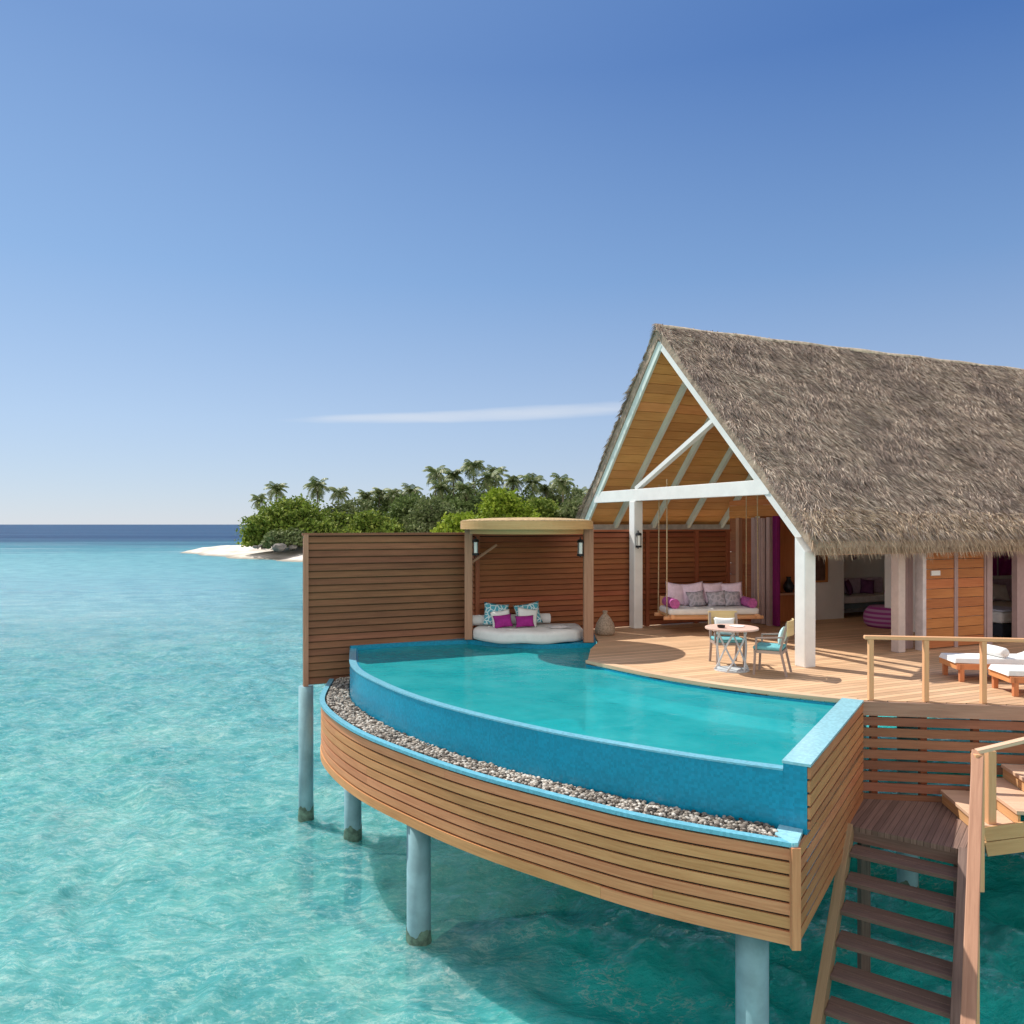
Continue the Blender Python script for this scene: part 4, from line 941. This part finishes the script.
def lantern(lab, x, y, z, group="black wall lanterns on the posts"):
    t = thing('wall_lantern', lab, 'lantern', (x,y,z), 0, group)
    MB().lathe([(.055,.08),(.055,.32)], n=14).build('glass', M_glow, t)
    mb = MB(); mb.lathe([(.075,.03),(.075,.075)], n=14); mb.lathe([(.08,.325),(.06,.38),(.01,.40)], n=14); mb.box(-.012,.012,.06,.10,0,.44)
    for k in range(4): th = k*math.pi/2+.8; mb.tube([(.066*math.cos(th),.066*math.sin(th),.05),(.066*math.cos(th),.066*math.sin(th),.34)], .008, 6)
    mb.build('housing', M_black, t)
lantern('black lantern on the left post of the round canopy', -.80, 17.32, CZ-.72); lantern('black lantern on the right post of the round canopy', 1.47, 16.86, CZ-.72)
q = H(-.12, 5.70); lantern('black lantern on the far white column under the gable', q.x+.10, q.y-.05, CZ-.60)
# mattress
fr_ = [(.36+1.17*math.sin(t_), 17.42-.74*math.cos(t_)*(1 if abs(t_) < 1.6 else .3)) for t_ in np.linspace(-1.55, 1.55, 30)]
mp = fr_ + [(1.50,18.2),(-.75,17.75)]
mt = MB(); prof_ = [(-.01,.0),(.05,.02),(.06,.08),(.06,.18),(.035,.235),(-.06,.265)]
cen = np.array([.36,17.55]); N_ = len(mp); vsx = []; 
for d_, z_ in prof_:
    for x, y in mp:
        v_ = np.array([x, y])-cen; l_ = np.linalg.norm(v_); v_ = v_*(l_+d_)/l_; vsx.append((*(cen+v_), DZ+z_+.012*math.sin(x*7)))
fsx = [(i*N_+k, i*N_+(k+1)%N_, (i+1)*N_+(k+1)%N_, (i+1)*N_+k) for i in range(len(prof_)-1) for k in range(N_)]
vsx.append((cen[0], cen[1], DZ+.27)); cI = len(vsx)-1; fsx += [((len(prof_)-1)*N_+k, (len(prof_)-1)*N_+(k+1)%N_, cI) for k in range(N_)]
tag(mt.add(vsx, fsx).build('daybed_mattress', M_fab, smooth=True), 'thick white rounded daybed mattress on the blue plinth at the pool end', 'daybed')
def lean(rz, tilt, roll=0): return Matrix.Rotation(rz, 3, 'Z') @ Matrix.Rotation(R(90)-tilt, 3, 'X') @ Matrix.Rotation(roll, 3, 'Z')
def pillow(lab, x, y, z, w, h, t_, rz, tilt, mat, cat='cushion', name='cushion', group=None, roll=None):
    if roll is None: roll = .16*math.sin(x*37.1+y*11.3+w*5)
    o = MB().cushion((0,0,0), w, h, t_, lean(rz, tilt, roll)).build(name, mat, loc=(x, y, z), smooth=True, weld=True); return tag(o, lab, cat, group)
zt = DZ+.27
o = MB().tube([(-.93,17.60,zt+.12),(0,17.80,zt+.12),(.86,18.0,zt+.12)], .115, 16).build('bolster', M_fab, smooth=False); tag(o, 'long white round bolster behind the cushions on the daybed', 'bolster')
G_c = "cushions on the daybed"
pillow('teal printed square cushion, left one at the back of the daybed', -.36, 17.52, zt+.26, .58, .52, .16, .25, .25, M_tealpat, group=G_c)
pillow('teal printed square cushion, right one at the back of the daybed', .36, 17.62, zt+.26, .60, .50, .16, .2, .25, M_tealpat, group=G_c)
pillow('white cushion leaning on the left teal cushion of the daybed', -.24, 17.36, zt+.19, .46, .38, .14, .2, .35, M_fab, group=G_c)
pillow('white cushion leaning on the right teal cushion of the daybed', .34, 17.44, zt+.21, .48, .42, .14, .25, .35, M_fab, group=G_c)
pillow('plain magenta cushion, left one in front on the daybed', -.20, 17.22, zt+.15, .42, .30, .13, .15, .45, M_mag, group=G_c)
pillow('plain magenta cushion, right one in front on the daybed', .28, 17.27, zt+.14, .42, .27, .13, .1, .45, M_mag, group=G_c)
mb = MB(); mb.cushion((1.02,17.15,zt+.035), .5, .32, .08, Matrix.Rotation(.2,3,'Z')); tag(mb.build('folded_towel', plain("grey_towel", (.60,.57,.58), .95, .08, 20, .3), smooth=True), 'folded pale grey towel at the right side of the daybed', 'towel')
bg_ = MB().lathe([(.17,0),(.225,.05),(.235,.14),(.20,.27),(.13,.39),(.06,.47),(.045,.50),(.06,.54),(.05,.56)], n=20); o = bg_.build('floor_lantern', M_rattan, loc=(2.14,18.05,DZ), smooth=True); tag(o, 'pear shaped woven floor lantern standing by the screen left of the far white column', 'lantern')

# ------------------------------------------------------------------ swing sofa
M_bol = plain('rose_magenta_fabric', (.46,.12,.34), .9, .2, 14, .3, .1)
SA, SB = 1.32, 4.72; sw = H(SA, SB, 0)
RS = R(5)
ss = thing('swing_sofa', 'hanging timber swing sofa with white seat pad on ropes under the gable', 'swing sofa', tuple(sw), RS)
def SW(x, y, z): return sw + Matrix.Rotation(RS, 3, 'Z') @ Vector((x, y, z))
mb = MB()
for y in (-.40,.40): mb.tube([(-1.19,y,.36),(1.19,y,.36)], .045, 10)
mb.build('side_rail', M_rail, ss)
mb = MB()
for x in (-1.02,1.02): mb.tube([(x,-.55,.40),(x,.5,.40)], .05, 10)
mb.build('cross_rail', M_rail, ss)
mb = MB()
for k in range(8): mb.box(-1.1,1.1,-.42+k*.107,-.33+k*.107,.40,.425)
mb.build('seat_slats', M_canopy, ss)
mb = MB(); mb.box(-1.08,1.08,-.46,.42,.43,.58); mb.build('seat_pad', M_fab, ss, bevel=.05)
MB().box(-1.05,1.05,.40,.45,.55,.80).build('back_rail', M_rail, ss)
for x in (-1.10,1.10):
    for y in (-.34,.40): MB().tube([(x,y,.36),(x*.99,y*.9,3.6 if y<0 else 3.5)], .014, 6).build('rope', M_rope, ss)
def swp(lab, x, y, z, w, h, t_, mat, tilt=.22, rz=0, cat='cushion', g="cushions on the swing sofa"):
    p_ = SW(x, y, z); pillow(lab, p_.x, p_.y, p_.z, w, h, t_, RS+rz, tilt, mat, cat, group=g)
for i, (x, lab) in enumerate([(-.78,'leftmost large pink cushion on the swing sofa'), (-.32,'pink cushion second from the left on the swing sofa'), (.24,'pink cushion third from the left on the swing sofa'), (.72,'rightmost large pink cushion on the swing sofa')]): swp(lab, x*.92, .25-.03*(i%2), .87, .56, .54, .20, M_pink, .2, [.22,-.2,.15,-.25][i])
for i, (x, lab) in enumerate([(-.28,'grey patterned small cushion left of the middle of the swing sofa'), (.22,'grey patterned small cushion just right of the middle of the swing sofa'), (.62,'grey patterned small cushion towards the right end of the swing sofa')]): swp(lab, x, .04, .76, .46, .38, .17, M_greypat, .3, [.15,-.2,.2][i])
for x, lab in ((-.93,'magenta round bolster at the left end of the swing sofa'), (.93,'magenta round bolster at the right end of the swing sofa')):
    p0 = SW(x, -.42, .69); p1 = SW(x, .28, .69); o = MB().tube([p0, p1], .115, 20).build('bolster', M_bol); tag(o, lab, 'bolster', "bolsters of the swing sofa")

# ------------------------------------------------------------------ dining table and chairs
tb = thing('dining_table', 'small round timber topped table on a pale twisted metal pedestal near the pool', 'table', (3.84,13.72,DZ))
MB().lathe([(.43,.715),(.455,.72),(.455,.745),(.445,.75)], n=40).build('table_top', M_tabletop, tb)
for k in range(6):
    th = k*math.pi/3; pts = []
    for i in range(11):
        u = i/10; r_ = .29*(1-u)**1.0*(1-.2*math.sin(u*3.14))+.06*math.sin(u*3.14)+.26*u*u; a_ = th+1.5*u; pts.append((r_*math.cos(a_), r_*math.sin(a_), .02+u*.69))
    MB().tube(pts, .017, 8).build('pedestal_rod', M_metalw, tb, smooth=True)
MB().lathe([(.30,0),(.30,.02),(.27,.022)], n=30).build('pedestal_ring', M_metalw, tb)
MB().lathe([(.26,.69),(.26,.712)], n=30).build('top_ring', M_metalw, tb)
o = MB().lathe([(.03,0),(.065,.01),(.07,.045),(.06,.045),(.05,.015)], n=16).build('bowl', M_black, loc=(3.63,13.62,DZ+.752)); tag(o, 'small black bowl on the round dining table', 'bowl')
o = MB().lathe([(.12,0),(.13,.012),(.09,.014)], n=20).build('plate', M_fab, loc=(3.95,13.78,DZ+.752)); tag(o, 'white plate on the round dining table', 'plate')
def chair(lab, x, y, rz):
    t = thing('dining_chair', lab, 'chair', (x,y,DZ), rz, "teal seated chairs at the dining table")
    for sx in (-.24,.24): MB().beam((sx,.23,0),(sx,.21,.42),.035,.035,(1,0,0)).build('leg', M_chairwood, t); MB().beam((sx,-.30,0),(sx*.98,-.20,.44),.035,.04,(1,0,0)).build('leg', M_chairwood, t)
    mb = MB(); mb.box(-.26,.26,-.235,-.195,.37,.42); mb.box(-.26,.26,.195,.235,.37,.42); mb.box(-.26,-.22,-.19,.19,.37,.42); mb.box(.22,.26,-.19,.19,.37,.42); mb.build('seat_frame', M_chairwood, t)
    MB().box(-.255,.255,-.22,.25,.422,.485).build('seat', M_tealfab, t, bevel=.025)
    for sx in (-.25,.25): MB().beam((sx,-.20,.44),(sx*.97,-.31,.90),.035,.04,(1,0,0)).build('back_post', M_chairwood, t)
    mb = MB(); pts = [(-.265+.53*i/12, -.305-.05*math.sin(math.pi*i/12)) for i in range(13)]; mb.strip(pts, [(a, b-.022) for a, b in pts], .68, .93); mb.build('backrest', M_chairback, t)
    for sx in (-.265,.265): MB().beam((sx,-.27,.66),(sx,.20,.62),.045,.025).build('arm', M_chairwood, t); MB().beam((sx,.19,.41),(sx,.19,.61),.03,.03,(1,0,0)).build('arm_post', M_chairwood, t)
    return t
chair('teal seated armchair behind the round table, its back to the swing sofa', 3.92, 14.30, R(180))
chair('teal seated armchair right of the round table, beside the near white column', 4.42, 13.42, R(62))

def chair_cushion(lab, x, y, rz, mat):
    d = Vector((-math.sin(rz), math.cos(rz))); q = Vector((x, y))-d*.20
    pillow(lab, q.x, q.y, DZ+.66, .40, .34, .13, rz+math.pi, .25, mat, group="cushions on the dining chairs")
chair_cushion('pale blue cushion on the armchair right of the round table', 4.42, 13.42, R(62), plain("pale_blue_fabric", (.50,.72,.74), .9, .08, 12, .2, .1))
chair_cushion('white cushion on the armchair behind the round table', 3.92, 14.30, R(180), M_fab)

# ------------------------------------------------------------------ sun loungers with rolled towels
def lounger(lab, x, y, rz):
    t = thing('sun_lounger', lab, 'sun lounger', (x,y,DZ), rz, "teak sun loungers on the deck")       # foot end at local x = 0
    mb = MB()
    for sy in (-.31,.31): mb.box(0,2.05,sy-.02,sy+.02,.20,.29)
    for sx in (.02,2.03): mb.box(sx-.02,sx+.02,-.288,.288,.20,.29)
    for k in range(11): mb.box(.06+k*.11,.15+k*.11,-.288,.288,.265,.285)
    mb.build('frame', M_teak, t)
    for sx in (.08,1.55):
        for sy in (-.295,.295): MB().box(sx-.035,sx+.035,sy-.035,sy+.035,0,.285).build('leg', M_teak, t, bevel=.006)
    back = MB()
    for k in range(7): u = .05+k*.11; back.obox((1.22+u*.86,0,.285+u*.5), (.0,.29,0), (.043,0,.025), (-.005,0,.009))
    back.build('backrest', M_teak, t)
    ms = MB(); pr = [(-.03,.295,.01),(0,.30,.075),(.4,.29,.085),(.8,.292,.085),(1.2,.295,.085),(1.3,.33,.085),(1.65,.51,.085),(2.0,.70,.085),(2.06,.735,.04)]; vs_ = []; fs_ = []
    for x_, z_, th_ in pr: vs_ += [(x_,-.30,z_),(x_,-.27,z_+th_),(x_,.27,z_+th_),(x_,.30,z_)]
    for i in range(len(pr)-1):
        for k in range(4): k2 = (k+1)%4; fs_.append((i*4+k2,i*4+k,(i+1)*4+k,(i+1)*4+k2))
    fs_ += [(0,1,2,3),((len(pr)-1)*4+3,(len(pr)-1)*4+2,(len(pr)-1)*4+1,(len(pr)-1)*4)]
    ms.add(vs_, fs_).build('mattress', M_fab, t, bevel=.02); return t
def rolled(lab, x, y, rz):
    mb = MB(); d = Vector((-math.sin(rz), math.cos(rz), 0))
    prof = [(-.26,.02),(-.255,.065),(-.22,.082),(0,.088),(.22,.082),(.255,.065),(.26,.02)]
    mb.tube([Vector((x,y,DZ+.462))+d*a for a, r_ in prof], [r_ for a, r_ in prof], 16); tag(mb.build('rolled_towel', M_fab, smooth=True), lab, 'towel', "rolled towels on the loungers")
rzl = R(-6)
lounger('teak sun lounger with white mattress, farther one nearest the bedroom doors', 7.22, 13.0, rzl); rolled('rolled white towel on the farther sun lounger', 7.95, 12.93, rzl+.2)
lounger('teak sun lounger with white mattress, nearer one right behind the railing', 7.40, 11.92, rzl); rolled('rolled white towel on the nearer sun lounger', 7.98, 11.84, rzl+.2)

# ------------------------------------------------------------------ things inside the open rooms
def ht(name, lab, cat, a, b, z=0, group=None): p = H(a, b, z); return thing(name, lab, cat, tuple(p), TH, group)
sf = ht('indoor_sofa', 'long dark legged sofa with grey seat inside the open living room', 'sofa', 7.4, 5.75)
MB().box(-1.2,1.2,-.42,.40,.38,.56).build('seat', plain("grey_linen", (.60,.56,.57), .9, .08), sf, bevel=.04)
MB().box(-1.2,1.2,.28,.42,.56,1.0).build('backrest', M_lilac, sf, bevel=.04)
MB().box(-1.2,1.2,-.40,.40,.24,.37).build('base', plain("dark_blue_grey", (.10,.13,.15), .6), sf)
for x in (-1.14,1.14):
    for y in (-.36,.36): MB().box(x-.04,x+.04,y-.04,y+.04,0,.24).build('leg', plain("dark_leg", (.06,.07,.08), .6), sf)
for i, (x, mat, lab) in enumerate([(-.95,M_purple,'wide purple cushion at the left end of the indoor sofa'), (-.28,M_purple,'dark purple cushion in the middle of the indoor sofa'), (.42,M_purple,'dark purple cushion at the right of the indoor sofa')]):
    p = H(7.4+x, 5.90, .76); pillow(lab, p.x, p.y, p.z, [.6,.4,.4][i], .44, .15, TH+[0,.5,-.5][i], .3, mat, group="cushions on the indoor sofa")
p = H(5.95, 3.55, 0); o = MB().lathe([(.50,.0),(.58,.08),(.60,.22),(.57,.36),(.50,.46),(.46,.50),(.0,.51)], n=28).build('pouf', M_stripe, loc=tuple(p), smooth=True); tag(o, 'round striped magenta pouf on the living room floor', 'pouf')
p = H(6.1, 3.60, .66); pillow('dark magenta cushion standing on the striped pouf', p.x, p.y, p.z, .5, .42, .16, TH, .2, M_mag)
def disc(lab, a, z, r):
    p = H(a, 6.185, z); mb = MB(); d = Rz @ Vector((0,-1,0)); mb.tube([p, p+d*.015, p+d*.03], [r, r, r*.7], 28); tag(mb.build('wall_disc', M_purple), lab, 'ornament', "round wall ornaments")
disc('large dark round ornament on the white wall over the indoor sofa', 6.97, 1.50, .26); disc('small dark round ornament on the white wall right of the larger one', 7.62, 1.62, .10)
pf = ht('framed_picture', 'large brown picture in a timber frame on the white wall behind the near white column', 'picture', 5.2, 5.255, 1.0)
MB().box(-.36,.36,-.012,.012,.05,1.35).build('canvas', plain("brown_print", (.13,.07,.05), .8, .3, 4), pf)
mb = MB()
for x in (-.40,.40): mb.box(x-.039,x+.039,-.03,.02,0,1.4)
mb.box(-.36,.36,-.03,.02,0,.049); mb.box(-.36,.36,-.03,.02,1.351,1.4); mb.build('frame', M_panel, pf)
cn = ht('console_table', 'dark console table against the timber wall deep in the living room', 'console', 4.15, 5.08)
MB().box(-.5,.5,-.18,.18,.74,.79).build('table_top', M_post, cn)
for x in (-.46,.46):
    for y in (-.14,.14): MB().box(x-.025,x+.025,y-.025,y+.025,0,.74).build('leg', M_post, cn)
p = H(4.15, 5.08, .792); o = MB().lathe([(.08,0),(.13,.08),(.14,.18),(.07,.30),(.05,.36),(.07,.40)], n=18).build('vase', M_black, loc=tuple(p), smooth=True); tag(o, 'dark round vase on the console table', 'vase')
bd = ht('bed', 'bed with white throw on a dark base seen through the bedroom opening', 'bed', 8.0, 2.05)
MB().box(-1.4,1.4,-.95,.95,.03,.30).build('base', plain("dark_blue_base", (.025,.03,.045), .7), bd); MB().box(-1.38,1.38,-.93,.95,.31,.58).build('mattress', M_fab, bd, bevel=.06)
MB().box(-1.42,-.55,-.97,.3,.585,.62).build('throw', plain("pale_blue_throw", (.55,.60,.74), .9), bd, bevel=.01)
MB().box(-1.5,2.2,1.02,1.10,0,1.1).build('headboard', M_lilac, bd)
for x, mat, lab in ((-.55,M_pink,'pink pillow at the left of the bed'), (.15,M_fab,'white pillow right of the pink one on the bed'), (.9,M_fab,'white pillow at the far side of the bed')):
    p = H(8.0+x, 2.75, .82); pillow(lab, p.x, p.y, p.z, .65, .46, .17, TH, .4, mat, 'pillow', 'pillow', "pillows on the bed")
MB().box(5.75, 10.19, 3.20, 3.32, 0, 4.3).build('bedroom_wall', M_plaster, villa)
for a0, lab in ((8.55,'left dark magenta hanging on the bedroom wall over the bed'), (9.5,'right dark magenta hanging on the bedroom wall over the bed')):
    p = [H(a0, 3.17, 1.25), H(a0+.85, 3.17, 1.25)]; o = MB().beam(p[0]+Vector((0,0,.6)), p[1]+Vector((0,0,.6)), .02, 1.3).build('wall_hanging', M_mag); tag(o, lab, 'wall hanging', "magenta hangings over the bed")
